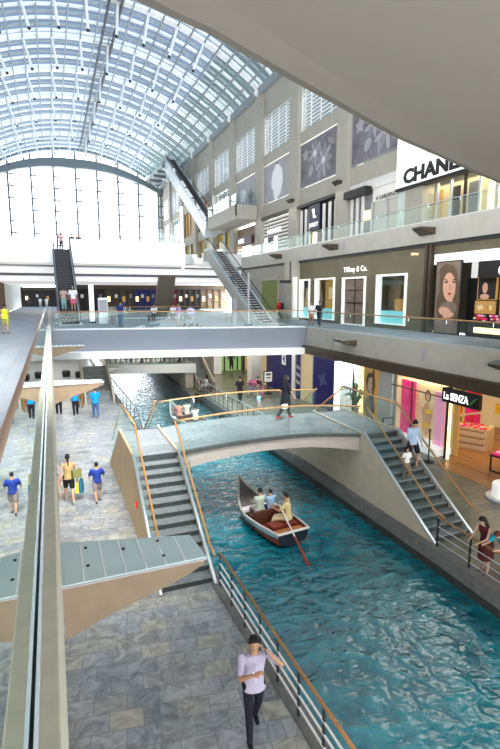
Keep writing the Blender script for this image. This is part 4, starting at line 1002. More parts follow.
# column row, end wall
struct(MB().box((13.6,34.1,L1),(14.4,35.0,-3.3)).build('wall_column', 'white_paint'))
struct(MB().box((14.45,34.6,L1),(15.02,35.0,-3.3)).build('wall_column_side', 'cream_wall'))
struct(MB().box((15.3,35.25,L1),(15.45,35.5,-3.3)).build('trim_19', 'warm_light'))
struct(MB().box((10.9,43.0,L1),(24,43.4,-3.3)).build('wall_end', 'plaster_beige'))
struct(MB().box((12.9,41.2,L1),(13.6,42.0,-3.3)).build('wall_column', 'white_paint'))
t = thing('mannequin_window', 'green-lit doorway window with a dark mannequin at the end of the right quay', 'shop window', (13.9,42.6,L1))
MB().box((0,.2,0),(2.2,.3,3.3)).build('back_panel', 'green_light', t); 
for x in (0,.45,1.7,2.15): MB().box((x-.05,-.02,0),(x+.05,.1,3.3)).build('mullion', 'black', t)
b = MB(); b.cap((1.1,0,1.4),(1.1,0,1.0),.2,.15); b.cap((1.02,0,.95),(1.0,0,.15),.11,.07); b.cap((1.2,0,.95),(1.25,0,.15),.11,.07); b.ell((1.1,0,1.72),(.11,.12,.14)); b.cap((.88,0,1.5),(.8,0,1.0),.06,.05); b.cap((1.3,0,1.5),(1.4,-.1,1.05),.06,.05); b.cap((1.1,0,1.5),(1.1,0,1.65),.06,.06)
b.build('mannequin', 'black', t, voxel=.03)
t = thing('shop_door', 'plain beige door panel beside the green mannequin window', 'door', (16.35,42.7,L1))
MB().box((0,0,0),(1.6,.12,3.1)).build('door_leaf', 'amber_wall', t); MB().box((-.1,-.03,0),(0,.12,3.2)).build('frame', 'black', t); MB().box((.2,-.06,1.0),(.26,0,1.3)).build('handle', 'steel', t)
t = thing('sign_stand', 'white notice on a stand in front of the navy shop', 'sign', (13.75,31.4,L1))
MB().box((-.03,-.02,0),(.03,.02,1.1)).build('post', 'dark_metal', t); MB().box((-.34,-.03,.81),(.34,.02,1.59)).build('frame', 'black', t); MB().box((-.28,-.05,.87),(.28,-.03,1.53)).build('board', 'sign_white', t)
b = MB(); b.box((-.2,-.07,1.28),(.2,-.05,1.46)); b.box((-.2,-.07,1.08),(.2,-.05,1.2)); b.box((-.2,-.07,.94),(.2,-.05,1.0)); b.build('printed_block', 'fabric_grey', t)
MB().lathe((0,0,0), [(.3,0),(.3,.04),(.06,.06)], 16).build('foot', 'black', t)
# ------------------------------------------------------------------ people
def person(label, loc, heading, H=1.7, skinc=(.50,.29,.19), hair=(.012,.01,.01), shirt=(.5,.5,.5), trousers=(.05,.05,.08), shoes=(.03,.03,.03),
           legs=((5,5),(-12,12)), arms=((5,15,0,8),(5,15,0,8)), lean=0, sit=None, long_sleeve=False, shorts=False, skirt=False, dress=None,
           longhair=0, ponytail=0, headtilt=0, headturn=0, detail=1, female=False, noclothbody=False, cap=None, hipz=None, bare_legs=None, collar=False):
    """heading: degrees; local +Y is where the person faces. arms: (flex, elbow, inward, abduct) left then right. legs: (forward, knee)"""
    t = thing('person', label, 'person', loc, R(heading))
    s = H/1.72
    vox = .011 if detail >= 3 else (.018 if detail == 2 else .028)
    hip = .93*s; th = .44*s; sh = .42*s; ank = .075*s
    def legpts(side, a, k):
        a = R(a); k = R(k); h = Vector((side*.092*s, 0, 0)); kn = h+Vector((side*.01, math.sin(a), -math.cos(a)))*th
        an = kn+Vector((0, math.sin(a-k), -math.cos(a-k)))*sh
        return h, kn, an
    LP = [legpts(-1, *legs[0]), legpts(1, *legs[1])]
    if hipz is None: hz = -min(p[2].z for p in LP)+ank
    else: hz = hipz
    O = Vector((0, 0, hz)); LP = [[p+O for p in q] for q in LP]
    Rl = Matrix.Rotation(-R(lean), 3, 'X')
    def up(x, y, z): return O+Rl @ Vector((x*s, y*s, z*s))
    shw = (.175 if female else .195)
    neck, headc = up(0, .0, .52), up(0, .015, .675)
    Rh = Rl @ Matrix.Rotation(R(headturn), 3, 'Z') @ Matrix.Rotation(-R(headtilt), 3, 'X')
    headc = neck+Rh @ Vector((0,.02*s,.155*s))
    AP = []
    for side, (f, e, inn, ab) in ((-1, arms[0]), (1, arms[1])):
        f, e, inn, ab = R(f), R(e), R(inn), R(ab)
        S = up(side*shw, 0, .47)
        ua = Rl @ Vector((side*math.sin(ab), math.sin(f)*math.cos(ab), -math.cos(f)*math.cos(ab)))
        E_ = S+ua*.29*s
        fa = Rl @ Vector((-side*math.sin(inn), math.sin(f+e)*math.cos(inn), -math.cos(f+e)*math.cos(inn)))
        W_ = E_+fa*.25*s
        AP.append((S, E_, W_, fa, side))
    fr = .88 if female else 1.0
    b = MB()
    b.ell(headc, (.075*s,.092*s,.112*s), Rh, 16, 12)
    b.ell(headc+Rh @ Vector((0,.022*s,-.055*s)), (.055*s,.066*s,.058*s), Rh, 12, 8)          # jaw
    b.cap(headc+Rh @ Vector((0,.088*s,.012*s)), headc+Rh @ Vector((0,.108*s,-.018*s)), .010*s, .014*s, 8)  # nose
    for sx in (-1, 1): b.ell(headc+Rh @ Vector((sx*.078*s,-.005*s,-.005*s)), (.012*s,.022*s,.032*s), Rh, 8, 6)
    b.cap(up(0,-.005,.46), headc+Rh @ Vector((0,-.012*s,-.06*s)), .055*s*fr, .050*s*fr)
    b.loft([(up(0,0,-.10), .12*s, .09*s), (up(0,0,-.03), .155*s, .108*s), (up(0,0,.06), .155*s, .108*s), (up(0,0,.18), .130*s*fr, .095*s), (up(0,0,.34), .160*s*fr, .108*s), (up(0,0,.44), .168*s*fr, .09*s), (up(0,0,.50), .07*s, .06*s)], Rl)
    for h, kn, an in LP:
        b.cap(h, kn, .088*s, .056*s); b.cap(kn, kn+(an-kn)*.35, .055*s, .056*s); b.cap(kn+(an-kn)*.35, an, .056*s, .036*s)
        b.cap(an+Vector((0,-.03*s,-.035*s)), an+Vector((0,.15*s,-.045*s)), .036*s, .028*s)
    for S, E_, W_, fa, side in AP:
        b.cap(S, E_, .047*s*fr, .037*s*fr); b.cap(E_, W_, .037*s*fr, .026*s*fr)
        # hand: palm, four bent fingers, thumb from the side of the palm
        w_ = Rl @ Vector((side, 0, 0)); w_ = (w_-fa*w_.dot(fa)).normalized(); nrm = fa.cross(w_).normalized()
        pc = W_+fa*.045*s
        q = Matrix((nrm, w_, fa)).transposed()
        b.ell(W_+fa*.05*s, (.037*s, .016*s, .048*s), q, 10, 8)
        if detail >= 2:
            for i in range(4):
                o_ = nrm*(.027-.018*i)*s; L = (.072,.080,.074,.058)[i]*s; curl = -w_*.35
                p0 = W_+fa*.085*s+o_; p1 = p0+(fa+curl*.5).normalized()*L*.5; p2 = p1+(fa*.6+curl*1.6).normalized()*L*.5
                b.cap(p0, p1, .0095*s, .009*s, 6); b.cap(p1, p2, .009*s, .008*s, 6)
            b.cap(W_+fa*.03*s+nrm*.032*s, W_+fa*.085*s+nrm*.055*s-w_*.02*s, .012*s, .009*s, 6)
        else: b.cap(W_+fa*.07*s, W_+fa*.14*s-w_*.01*s, .03*s, .02*s)
    b.build('body', skin(skinc), t, voxel=vox)
    c = .014 if detail < 3 else .013
    g = (.02 if detail == 1 else (.012 if detail == 2 else .004))
    if shirt is not None:
        b = MB(); k = fr
        secs = [(.50,.075,.066),(.485,.125,.075),(.455,.178,.090),(.40,.182,.106),(.34,.170,.114),(.18,.142,.104),(.08,.150,.110),(0,.172,.130),(-.075,.184,.140)]
        if dress: secs = secs[:-1]+[(-.10,.185,.15),(-.10-dress*.5,.195,.17),(-.05-dress,.20,.185)]
        b.loft([(up(0,0,z_) if z_ > 0 else O+Vector((0,0,z_*s)), (rx*(k if z_ > .1 else 1)+g)*s, (ry+g)*s) for z_, rx, ry in secs], Rl)
        for S, E_, W_, fa, side in AP:
            if long_sleeve: b.cap(S, E_, (.05*k+g)*s, (.042*k+g)*s); b.cap(E_, E_+(W_-E_)*.9, (.042*k+g)*s, (.032+g)*s)
            elif not noclothbody: b.cap(S, S+(E_-S)*.72, (.05*k+g)*s, (.052+g)*s)
        b.build('dress' if dress else 'shirt', cloth(shirt), t, voxel=vox)
    if trousers is not None:
        b = MB(); b.cap(up(-.06,0,.02), up(.06,0,.02), (.098+g)*s, (.098+g)*s)
        for h, kn, an in LP:
            if shorts: b.cap(h, h+(kn-h)*.8, (.094+g)*s, (.078+g)*s)
            else: b.cap(h, kn, (.09+g)*s, (.06+g)*s); b.cap(kn, kn+(an-kn)*.93, (.06+g)*s, (.045+g)*s)
        if skirt: b.cap(up(-.05,0,-.05), up(.05,0,-.05), .14*s, .14*s); b.cap(up(-.05,.03,-.3), up(.05,.03,-.3), .15*s, .15*s)
        b.build('shorts' if shorts else ('skirt' if skirt else 'trousers'), cloth(trousers), t, voxel=vox)
    for h, kn, an in LP:
        b = MB(); b.cap(an+Vector((0,-.035*s,-.035*s)), an+Vector((0,.16*s,-.045*s)), .043*s, .034*s); b.cap(an+Vector((0,-.03*s,-.035*s)), an+Vector((0,-.01*s,.0)), .043*s, .042*s)
        b.build('shoe', cloth(shoes), t, voxel=max(vox, .014))
    b = MB()
    b.ell(headc+Rh @ Vector((0,-.022*s,.032*s)), (.086*s,.092*s,.102*s), Rh, 16, 10)
    b.cap(headc+Rh @ Vector((-.04*s,.052*s,.095*s)), headc+Rh @ Vector((.04*s,.052*s,.095*s)), .024*s, .024*s)
    if longhair:
        b.cap(headc+Rh @ Vector((0,-.06*s,.0)), headc+Rh @ Vector((0,-.085*s,-longhair*s)), .085*s, .07*s)
        for sx in (-1, 1): b.cap(headc+Rh @ Vector((sx*.07*s,-.02*s,.03*s)), headc+Rh @ Vector((sx*.085*s,-.03*s,-longhair*.8*s)), .035*s, .035*s)
    if ponytail > 0: b.cap(headc+Rh @ Vector((0,-.10*s,.03*s)), headc+Rh @ Vector((0,-.13*s,-ponytail*s)), .035*s, .02*s); 
    if ponytail < 0: b.ell(headc+Rh @ Vector((0,-.06*s,.12*s)), (.045*s,.045*s,.04*s))
    b.build('hair', cloth(hair) if cap is None else cloth(cap), t, voxel=vox)
    if detail >= 2:
        for sx in (-1, 1):
            e_ = MB().ell(headc+Rh @ Vector((sx*.030*s,.086*s,.012*s)), (.012*s,.006*s,.006*s), Rh, 8, 6).build('eye', 'white_paint', t, smooth=True)
            MB().ell(headc+Rh @ Vector((sx*.030*s,.092*s,.012*s)), (.006*s,.004*s,.006*s), Rh, 8, 6).build('iris', 'black', e_)
            MB().cap(headc+Rh @ Vector((sx*.016*s,.094*s,.032*s)), headc+Rh @ Vector((sx*.044*s,.085*s,.034*s)), .004*s, .003*s, 6).build('eyebrow', 'black', t)
        MB().cap(headc+Rh @ Vector((-.02*s,.086*s,-.052*s)), headc+Rh @ Vector((.02*s,.086*s,-.052*s)), .005*s, .005*s, 6).build('mouth', 'lips' if female else 'skin_print_dark', t)
    t['_hand'] = 0
    del t['_hand']
    W = Matrix.Translation(Vector(loc)) @ Matrix.Rotation(R(heading), 4, 'Z')
    return t, [(W @ a[2], (W.to_3x3() @ a[3])) for a in AP], W @ headc

# foreground man on the phone
fm, hands, hd = person('man in a lilac short-sleeved shirt and dark trousers phoning on the near quay', (2.56,6.32,L1), 172, 1.75, (.46,.26,.16), shirt=(.46,.42,.55), trousers=(.008,.009,.018), shoes=(.01,.01,.012),
       legs=((-14,14),(12,4)), arms=((80,126,44,34),(46,92,40,10)), detail=3, headtilt=6, headturn=-6)
MB().box((-.018,.0,-.07),(.018,.01,.07)).build('strap', 'black', None).hide_render = True
bpy.data.objects.remove(bpy.data.objects['strap'])
h0 = hands[0][0]+hands[0][1]*.07
ph = tag(MB().box((-.005,-.035,-.07),(.007,.035,.07)).build('phone', 'black', bevel=.004), 'black phone held to the ear of the man in the lilac shirt', 'phone')
ph.location = h0; ph.rotation_euler = (R(20), R(10), R(170))
MB().tube([(0,0,.034),(0,0,.058)], .034, 14).build('wristwatch', 'steel', fm).location = fm.matrix_world.inverted() @ Vector((0,0,0)) if False else (.0,.0,.0)
wo = bpy.data.objects['wristwatch']; wl = (Matrix.Translation(Vector((2.54,6.30,L1))) @ Matrix.Rotation(R(172), 4, 'Z')).inverted()
wp = wl @ (hands[1][0]-hands[1][1]*.06); wd = (wl.to_3x3() @ hands[1][1]).normalized()
wo.location = wp; wo.rotation_euler = wd.to_track_quat('Z', 'Y').to_euler()
p = wl
MB().box((-.006,.137,1.05),(.006,.142,1.38)).build('button_placket', cloth((.62,.58,.68)), fm)

# woman, toddler and boy walking away
wm, hw, _ = person('woman in a gold top and black shorts walking away with shopping bags, dark ponytail', (.22,16.86,L1), 4, 1.66, shirt=(.42,.30,.13), trousers=(.008,.008,.01), shorts=True, shoes=(.35,.33,.3), legs=((14,6),(-12,22)), arms=((-8,12,0,16),(4,28,0,14)), female=True, ponytail=.28, noclothbody=True, detail=2)
def bag(name, label, loc, m_, w_=.3, d_=.12, h_=.36, rz=0):
    t = thing(name, label, 'bag', loc, rz)
    MB().hexa([(-w_/2,-d_/2,0),(w_/2,-d_/2,0),(w_/2,d_/2,0),(-w_/2,d_/2,0)], [(-w_/2,-d_/2*.6,h_),(w_/2,-d_/2*.6,h_),(w_/2,d_/2*.6,h_),(-w_/2,d_/2*.6,h_)]).build('bag_body', m_, t)
    MB().tube([(-w_*.3,0,h_),(-w_*.22,0,h_+.16),(w_*.22,0,h_+.16),(w_*.3,0,h_)], .008, 6).build('strap', 'black', t)
    return t
bag('shopping_bag', 'orange paper shopping bag carried by the woman in gold', (.48,16.83,L1+.32), 'yellow_goods', .22, .12, .34, R(80))
bag('shopping_bag', 'teal blue shopping bag carried by the woman in gold', (.60,16.86,L1+.30), cloth((.02,.16,.26)), .3, .12, .42, R(75))
bag('shoulder_bag', 'olive green shoulder bag of the woman in gold', (.47,16.78,L1+.86), cloth((.18,.18,.06)), .32, .16, .26, R(30))
person('toddler in pale clothes holding the hand of the woman in gold', (-.12,17.1,L1), 0, .95, shirt=(.6,.38,.3), trousers=(.5,.45,.35), shorts=True, hair=(.12,.04,.02), legs=((10,5),(-14,20)), arms=((0,10,0,12),(15,15,0,62)), shoes=(.3,.1,.1), detail=1)
person('boy in a blue T-shirt and grey shorts walking on the left quay', (1.09,16.51,L1), 2, 1.38, shirt=(.012,.04,.26), trousers=(.22,.19,.19), shorts=True, legs=((-16,20),(10,4)), arms=((12,35,5,22),(12,35,5,22)), shoes=(.02,.02,.03), detail=1)
# three in blue shirts
for (x, y, lab, l1) in [(2.0,28.5,'rightmost of the three people in bright blue shirts, in blue jeans',((10,6),(-12,14))),(.98,29.6,'middle of the three people in bright blue shirts, in dark trousers',((-10,14),(9,4))),(.10,30.2,'leftmost blue-shirted person, half hidden by the walkway edge',((8,4),(-8,10)))]:
    person(lab, (x,y,L1), 3, 1.74, shirt=(.0,.28,.72), trousers=(.06,.12,.24) if x > 1.5 else (.01,.01,.02), legs=l1, shoes=(.3,.3,.3) if x > 1.5 else (.02,.02,.02), detail=1)
person('dark-clothed person walking ahead of the middle blue-shirted person', (1.35,31.6,L1), 0, 1.7, shirt=(.03,.02,.02), trousers=(.25,.12,.05), detail=1)
# woman on the footbridge
person('woman in a black dress and red shoes walking across the footbridge', (7.75,16.1,DZ+.12), -78, 1.66, shirt=(.008,.009,.02), dress=.28, trousers=(.01,.01,.015), shoes=(.5,.05,.04), longhair=.22, legs=((22,4),(-24,18)), arms=((-10,15,0,10),(14,25,0,10)), female=True, detail=2)
bag('handbag', 'small white handbag of the woman in black on the footbridge', (7.55,15.75,DZ+.60), 'white_paint', .22, .1, .16, R(10))
# right stairs
STR = (DZ-L1)/13
person('woman in a loose light blue shirt and black shorts coming down the right stairs', (10.42,12.35,L1+STR*8), 180, 1.6, shirt=(.36,.46,.62), trousers=(.01,.01,.015), shorts=True, long_sleeve=True, shoes=(.5,.38,.28), legs=((28,38),(-4,14)), arms=((12,22,6,12),(16,25,0,14)), female=True, ponytail=-1, detail=2, headtilt=28)
person('small child in a white top coming down the right stairs holding a hand', (9.98,12.05,L1+STR*7), 180, .98, shirt=(.75,.75,.72), trousers=(.25,.16,.12), shoes=(.6,.6,.6), legs=((20,30),(-4,10)), arms=((10,18,0,12),(10,20,0,30)), detail=1)
bag('handbag', 'black bag between the woman and child on the right stairs', (10.14,12.25,L1+STR*8+.35), 'black', .1, .2, .3)
# pair leaning on the right quay rail
person('woman in a maroon dress with long dark hair leaning on the right quay railing', (9.60,8.52,L1), 98, 1.58, (.55,.34,.25), shirt=(.09,.015,.015), dress=.42, trousers=None, longhair=.30, legs=((4,4),(-3,3)), arms=((50,40,14,6),(45,44,14,6)), lean=18, female=True, noclothbody=True, shoes=(.12,.05,.03), detail=2, headtilt=12)
person('boy in a turquoise shirt with reddish hair leaning over the right quay railing', (9.82,8.12,L1), 96, 1.5, (.55,.34,.25), shirt=(.0,.38,.48), trousers=(.03,.05,.14), shorts=True, hair=(.10,.025,.015), legs=((2,2),(-6,4)), arms=((78,50,8,8),(78,50,8,8)), lean=34, shoes=(.02,.06,.42), detail=2, headtilt=25)
# left upper walkway
person('woman in a bright yellow-green top on the left walkway', (-2.35,30.3,L2), 8, 1.62, shirt=(.62,.74,.03), trousers=(.4,.38,.12), shorts=True, female=True, noclothbody=True, legs=((10,6),(-10,16)), hair=(.03,.015,.01), detail=1)
person('left of the two distant walkers dressed in white on the left walkway', (-1.6,92,L2), 180, 1.7, shirt=(.8,.8,.8), trousers=(.6,.6,.6), detail=1)
person('right of the two distant walkers dressed in white on the left walkway', (-.6,90,L2), 180, 1.7, shirt=(.85,.85,.85), trousers=(.7,.7,.7), detail=1)
person('dark distant person near the far shops of the left walkway', (-3.4,96,L2), 180, 1.7, shirt=(.05,.05,.05), detail=1)
# escalator couple and people at its top
person('woman in a teal skirt standing on the left escalator', (.95,41.0,-1.16), 0, 1.76, shirt=(.5,.35,.3), trousers=(.25,.42,.40), skirt=True, female=True, hair=(.10,.04,.02), arms=((0,10,0,12),(-10,20,0,20)), legs=((0,0),(0,0)), ponytail=.18, detail=1)
person('man in a white shirt and pink shorts standing on the left escalator', (1.62,40.8,-1.24), 0, 1.9, shirt=(.85,.82,.8), trousers=(.75,.18,.25), shorts=True, hair=(.30,.25,.18), arms=((0,8,0,14),(0,8,0,10)), legs=((0,0),(0,0)), detail=1)
person('person in pale top and dark skirt at the left escalator top', (1.3,53.4,4.3), 0, 1.7, shirt=(.6,.4,.4), trousers=(.05,.02,.03), detail=1)
for x, lab in [(2.35,'left of two dark figures behind the white parapet by the left escalator'),(3.0,'right of two dark figures behind the white parapet by the left escalator')]:
    person(lab, (x,54.5,4.25), 180, 1.8, shirt=(.02,.02,.02), trousers=(.02,.02,.02), detail=1)
person('man in a navy polo and jeans raising an arm on the cross bridge', (4.27,34.1,L2), -25, 1.74, shirt=(.02,.04,.16), trousers=(.10,.17,.26), arms=((5,20,10,10),(140,25,-5,10)), legs=((4,2),(-4,4)), detail=1)
person('person in a purple top with a white bag on the cross bridge', (8.05,33.6,L2), -60, 1.5, shirt=(.42,.25,.55), trousers=(.5,.45,.45), hair=(.3,.22,.1), shorts=True, legs=((12,4),(-12,12)), detail=1)
for x, y, c_, lab in [(7.9,41.5,(.75,.72,.7),'left of the two people in white seated behind the cross bridge'),(9.5,41.5,(.85,.8,.75),'right of the two people in white seated behind the cross bridge')]:
    person(lab, (x,y,L2), 160, 1.7, shirt=c_, trousers=(.05,.05,.06), legs=((85,85),(85,85)), hipz=.55, arms=((40,60,10,8),(40,60,10,8)), detail=1)
t = thing('bench', 'dark bench under the two seated people in white', 'bench', (7.3,41.3,L2))
MB().box((0,-.1,.38),(2.9,.5,.45)).build('seat', 'dark_metal', t)
for x in (.1,2.7): MB().box((x,0,0),(x+.1,.4,.38)).build('leg', 'dark_metal', t)
# right walkway
person('man in a red jacket with a dark backpack by the shop wall', (18.6,40.2,L2), 100, 1.72, shirt=(.60,.02,.03), trousers=(.02,.02,.03), long_sleeve=True, arms=((30,90,15,10),(10,25,0,10)), legs=((18,4),(-18,22)), detail=1)
tag(MB().cap((18.95,40.3,L2+1.0),(18.95,40.3,L2+1.3),.17,.15).build('backpack', 'black', smooth=True), 'dark backpack on the man in the red jacket', 'backpack')
person('small person in a white shirt and orange shorts on the right walkway', (17.1,31.5,L2), 170, 1.62, shirt=(.85,.85,.82), trousers=(.60,.30,.12), shorts=True, legs=((8,4),(-8,8)), detail=1)
person('man in black crossing the right walkway in front of the white-framed door', (16.75,29.7,L2), 140, 1.76, shirt=(.01,.01,.012), trousers=(.05,.07,.09), arms=((30,80,10,10),(5,15,0,10)), legs=((20,2),(-20,18)), detail=1)
# balcony and high escalator
person('person standing on the balcony box of the upper right wall', (21.5,56.5,8.9), 60, 1.75, shirt=(.03,.03,.04), trousers=(.03,.03,.04), detail=1)
person('person at the top of the high white escalator', (20.9,92.6,23.25), 0, 1.75, shirt=(.25,.05,.06), trousers=(.02,.02,.03), detail=1)
# far right quay
person('girl in white seated by the far right railing', (9.95,33.6,L1), 60, 1.55, shirt=(.8,.8,.8), trousers=(.7,.65,.6), female=True, longhair=.2, legs=((80,80),(80,80)), hipz=.5, arms=((35,40,10,8),(35,40,10,8)), detail=1)
tag(MB().box((9.6,33.4,L1),(10.3,33.9,L1+.42)).build('granite_block', 'quay_stone', bevel=.03), 'low grey block the girl in white sits on', 'seat')
person('man in black shirt and dark trousers on the far right quay', (10.87,29.25,L1), 10, 1.72, shirt=(.008,.008,.01), trousers=(.015,.015,.02), arms=((10,30,0,16),(10,60,20,16)), legs=((-8,8),(8,4)), detail=1)
person('child in a pale blue top on the far right quay', (11.2,26.9,L1), 20, 1.05, shirt=(.3,.55,.65), trousers=(.4,.35,.3), hair=(.3,.18,.08), detail=1)
person('person in pink-grey bending by the white notice stand', (12.6,29.8,L1), 100, 1.6, shirt=(.05,.03,.05), trousers=(.4,.12,.2), lean=25, arms=((30,20,0,8),(30,20,0,8)), detail=1)

def stroller(label, loc, rz, c_):
    t = thing('stroller', label, 'stroller', loc, rz)
    b = MB(); 
    b.ell((0,.05,.95), (.32,.38,.30)); o_ = b.build('canopy', c_, t, smooth=True)
    MB().hexa([(-.2,-.2,.45),(.2,-.2,.45),(.2,.35,.45),(-.2,.35,.45)], [(-.24,-.25,.85),(.24,-.25,.85),(.24,.35,.8),(-.24,.35,.8)]).build('seat', 'fabric_grey', t)
    for x in (-.25, .25):
        MB().tube([(x,-.55,1.05),(x,-.1,.6),(x,.4,.12)], .015, 6).build('frame', 'steel_satin', t); MB().tube([(x,.2,.7),(x,-.3,.12)], .015, 6).build('frame', 'steel_satin', t)
        for y in (.4,-.3): MB().tube([(x-.02,y,.1),(x+.02,y,.1)], .1, 12).build('wheel', 'black', t)
    MB().tube([(-.25,-.55,1.05),(.25,-.55,1.05)], .018, 6).build('handlebar', 'black', t)
    return t
stroller('stroller with a lavender hood on the cross bridge', (8.75,33.2,L2), R(-60), mat('lavender', (.55,.48,.72), .7))
stroller('pink stroller in front of the navy shop', (12.3,30.6,L1), R(-40), cloth((.45,.12,.2)))

# kiosk posts on the bridge
t = thing('info_pylon', 'tall narrow grey information pylon beside the left escalator', 'pylon', (3.55,38.2,L2)); MB().box((-.35,-.12,0),(.35,.12,1.9)).build('body', 'steel_satin', t, bevel=.03); MB().box((-.28,-.14,.9),(.28,-.12,1.75)).build('screen', 'poster_grey', t)
t = thing('waste_bin', 'left one of two grey steel bins on the cross bridge', 'bin', (4.15,37.2,L2)); MB().lathe((0,0,0), [(.18,0),(.18,.85),(.15,.95)], 16).build('body', 'fabric_grey', t)
t = thing('waste_bin', 'right one of two grey steel bins on the cross bridge', 'bin', (4.65,37.2,L2)); MB().lathe((0,0,0), [(.18,0),(.18,.85),(.15,.95)], 16).build('body', 'fabric_grey', t)
t = thing('banner_stand', 'slim white upright banner stand by the left escalator', 'banner', (2.9,40.0,L2)); MB().box((-.18,-.05,.1),(.18,.05,2.9)).build('panel', 'sign_white', t); MB().box((-.25,-.2,0),(.25,.2,.1)).build('foot', 'black', t)
t = thing('banner_stand', 'slim grey upright post beside the right escalator', 'banner', (12.75,32.6,L2)); MB().box((-.07,-.06,.1),(.07,.06,3.6)).build('panel', 'poster_grey', t); MB().box((-.25,-.2,0),(.25,.2,.1)).build('foot', 'black', t)
t = thing('bollard', 'dark square pylon at the bridge rail left of the right escalator', 'pylon', (11.35,31.6,L2)); MB().box((-.15,-.1,0),(.15,.1,1.9)).build('body', 'fabric_grey', t, bevel=.02)

# ------------------------------------------------------------------ boats
def sampan(label, loc, rz, L=4.3, W_=1.5):
    t = thing('sampan', label, 'boat', loc, rz)
    N = 16; rows = []
    for i in range(N+1):
        f = i/N; y = -L*.5+L*f
        w_ = W_/2*(.80+.20*math.sin(min(1, f/.4)*PI/2)) if f < .45 else W_/2*(1-((f-.45)/.55)**1.9)*1.0
        w_ = max(w_, .05)
        sh = .38+.10*(1-f)**2+(.62*((f-.5)/.5)**2.4 if f > .5 else 0)                # sheer height
        kz = -.12+(.62*((f-.72)/.28)**2 if f > .72 else 0)+(.14*(1-f/.15) if f < .15 else 0)
        rows.append([(-w_,y,sh),(-w_*.97,y,sh*.72+kz*.28),(-w_*.78,y,sh*.22+kz*.78),(0,y,kz),(w_*.78,y,sh*.22+kz*.78),(w_*.97,y,sh*.72+kz*.28),(w_,y,sh)])
    b = MB()
    for r0, r1 in zip(rows, rows[1:]):
        for k in range(6): b.quad(r0[k], r0[k+1], r1[k+1], r1[k], 1 if k in (0,5) else 0)
    b.add(rows[0], [tuple(range(7))], 0)
    b.build('hull', [mat('hull_dark', (.012,.016,.03), .3), mat('hull_blue', (.42,.55,.62), .35)], t)
    for sx in (0, 6):
        MB().tube([(r_[sx][0], r_[sx][1], r_[sx][2]+.01) for r_ in rows], .035, 6).build('gunwale', mat('gunwale', (.62,.60,.55), .5), t)
    MB().tube([(rows[0][0][0],rows[0][0][1],rows[0][0][2]),(rows[0][6][0],rows[0][6][1],rows[0][6][2])], .04, 6).build('transom_rail', 'gunwale', t)
    b = MB()
    for r0, r1 in list(zip(rows, rows[1:]))[:11]:
        b.quad((r0[0][0]*.93,r0[0][1],.14),(r0[6][0]*.93,r0[0][1],.14),(r1[6][0]*.93,r1[0][1],.14),(r1[0][0]*.93,r1[0][1],.14))
        for sg in (0, 6): b.quad((r0[sg][0]*.93,r0[0][1],.14),(r1[sg][0]*.93,r1[0][1],.14),(r1[sg][0]*.96,r1[0][1],r1[sg][2]-.01),(r0[sg][0]*.96,r0[0][1],r0[sg][2]-.01))
    b.build('inner_planking', mat('boat_red', (.27,.055,.03), .35, noise=.2, nscale=6), t)
    b = MB()
    for r0, r1 in list(zip(rows, rows[1:]))[11:]:
        b.quad((r0[0][0],r0[0][1],r0[0][2]-.07),(r0[6][0],r0[0][1],r0[6][2]-.07),(r1[6][0],r1[0][1],r1[6][2]-.07),(r1[0][0],r1[0][1],r1[0][2]-.07))
    b.build('foredeck', mat('boat_grey_wood', (.16,.14,.13), .5, noise=.15, nscale=8), t)
    y_ = rows[11][0][1]; w_ = rows[11][6][0]; MB().box((-w_,y_-.25,.30),(w_,y_,rows[11][0][2]-.05)).build('bow_bench', 'white_paint', t)
    MB().box((-.54,-.34,.14),(.54,-.24,.60)).build('backrest', mat('boat_seat', (.10,.035,.02), .4), t)
    MB().box((-.54,-.24,.32),(.54,.12,.40)).build('thwart', 'boat_seat', t)
    MB().box((-.35,-1.15,.30),(.55,-.75,.40)).build('thwart', 'boat_red', t)
    MB().box((-.50,-L*.5+.04,.34),(.50,-L*.5+.42,.40)).build('stern_deck', mat('boat_orange', (.52,.17,.05), .4), t)
    MB().tube([(0,L*.5-.04,.45),(0,L*.5-.01,1.04)], .04, 6).build('stem_post', 'boat_grey_wood', t)
    return t
BL = Vector((6.10,14.20,WZ)); BR = 7
sampan('wooden sampan with red interior rowed along the canal below the footbridge', BL, R(BR), 3.5, 1.35)
BM = Matrix.Translation(BL) @ Matrix.Rotation(R(BR), 4, 'Z')
def bl(x, y, z): return BM @ Vector((x,y,z))
_, hb, _ = person('boatman in khaki seated at the stern of the sampan holding the oar', tuple(bl(.34,-.92,.02)), BR+48, 1.7, (.42,.24,.15), shirt=(.62,.50,.26), trousers=(.55,.45,.27), legs=((80,62),(78,58)), hipz=.52, arms=((48,62,20,6),(40,65,25,6)), shoes=(.03,.03,.03), lean=6, detail=2)
person('passenger in a pale green top on the left of the sampan seat', tuple(bl(-.16,-.02,.0)), BR, 1.6, (.55,.36,.26), shirt=(.42,.48,.38), trousers=(.6,.5,.5), legs=((80,40),(80,40)), hipz=.52, arms=((30,60,10,6),(25,60,10,6)), female=True, ponytail=-1, detail=1)
person('small passenger in a blue-white top on the right of the sampan seat', tuple(bl(.25,.0,.0)), BR, 1.35, (.55,.36,.26), shirt=(.35,.5,.75), trousers=(.05,.05,.1), legs=((80,60),(80,60)), hipz=.50, arms=((30,60,10,6),(25,60,10,6)), detail=1)
t = tag(empty('oar', (0,0,0)), 'long wooden oar trailing from the sampan into the water', 'oar')
o0, o1 = bl(.10,-.80,.92), Vector((6.24,11.35,WZ-.03))
MB().tube([o0, o0+(o1-o0)*.55], .028, 8).build('shaft', mat('oar_pale', (.62,.58,.52), .5), t); MB().tube([o0+(o1-o0)*.55, o0+(o1-o0)*.9, o1], [.03,.05,.06], 8).build('blade', 'boat_red', t)
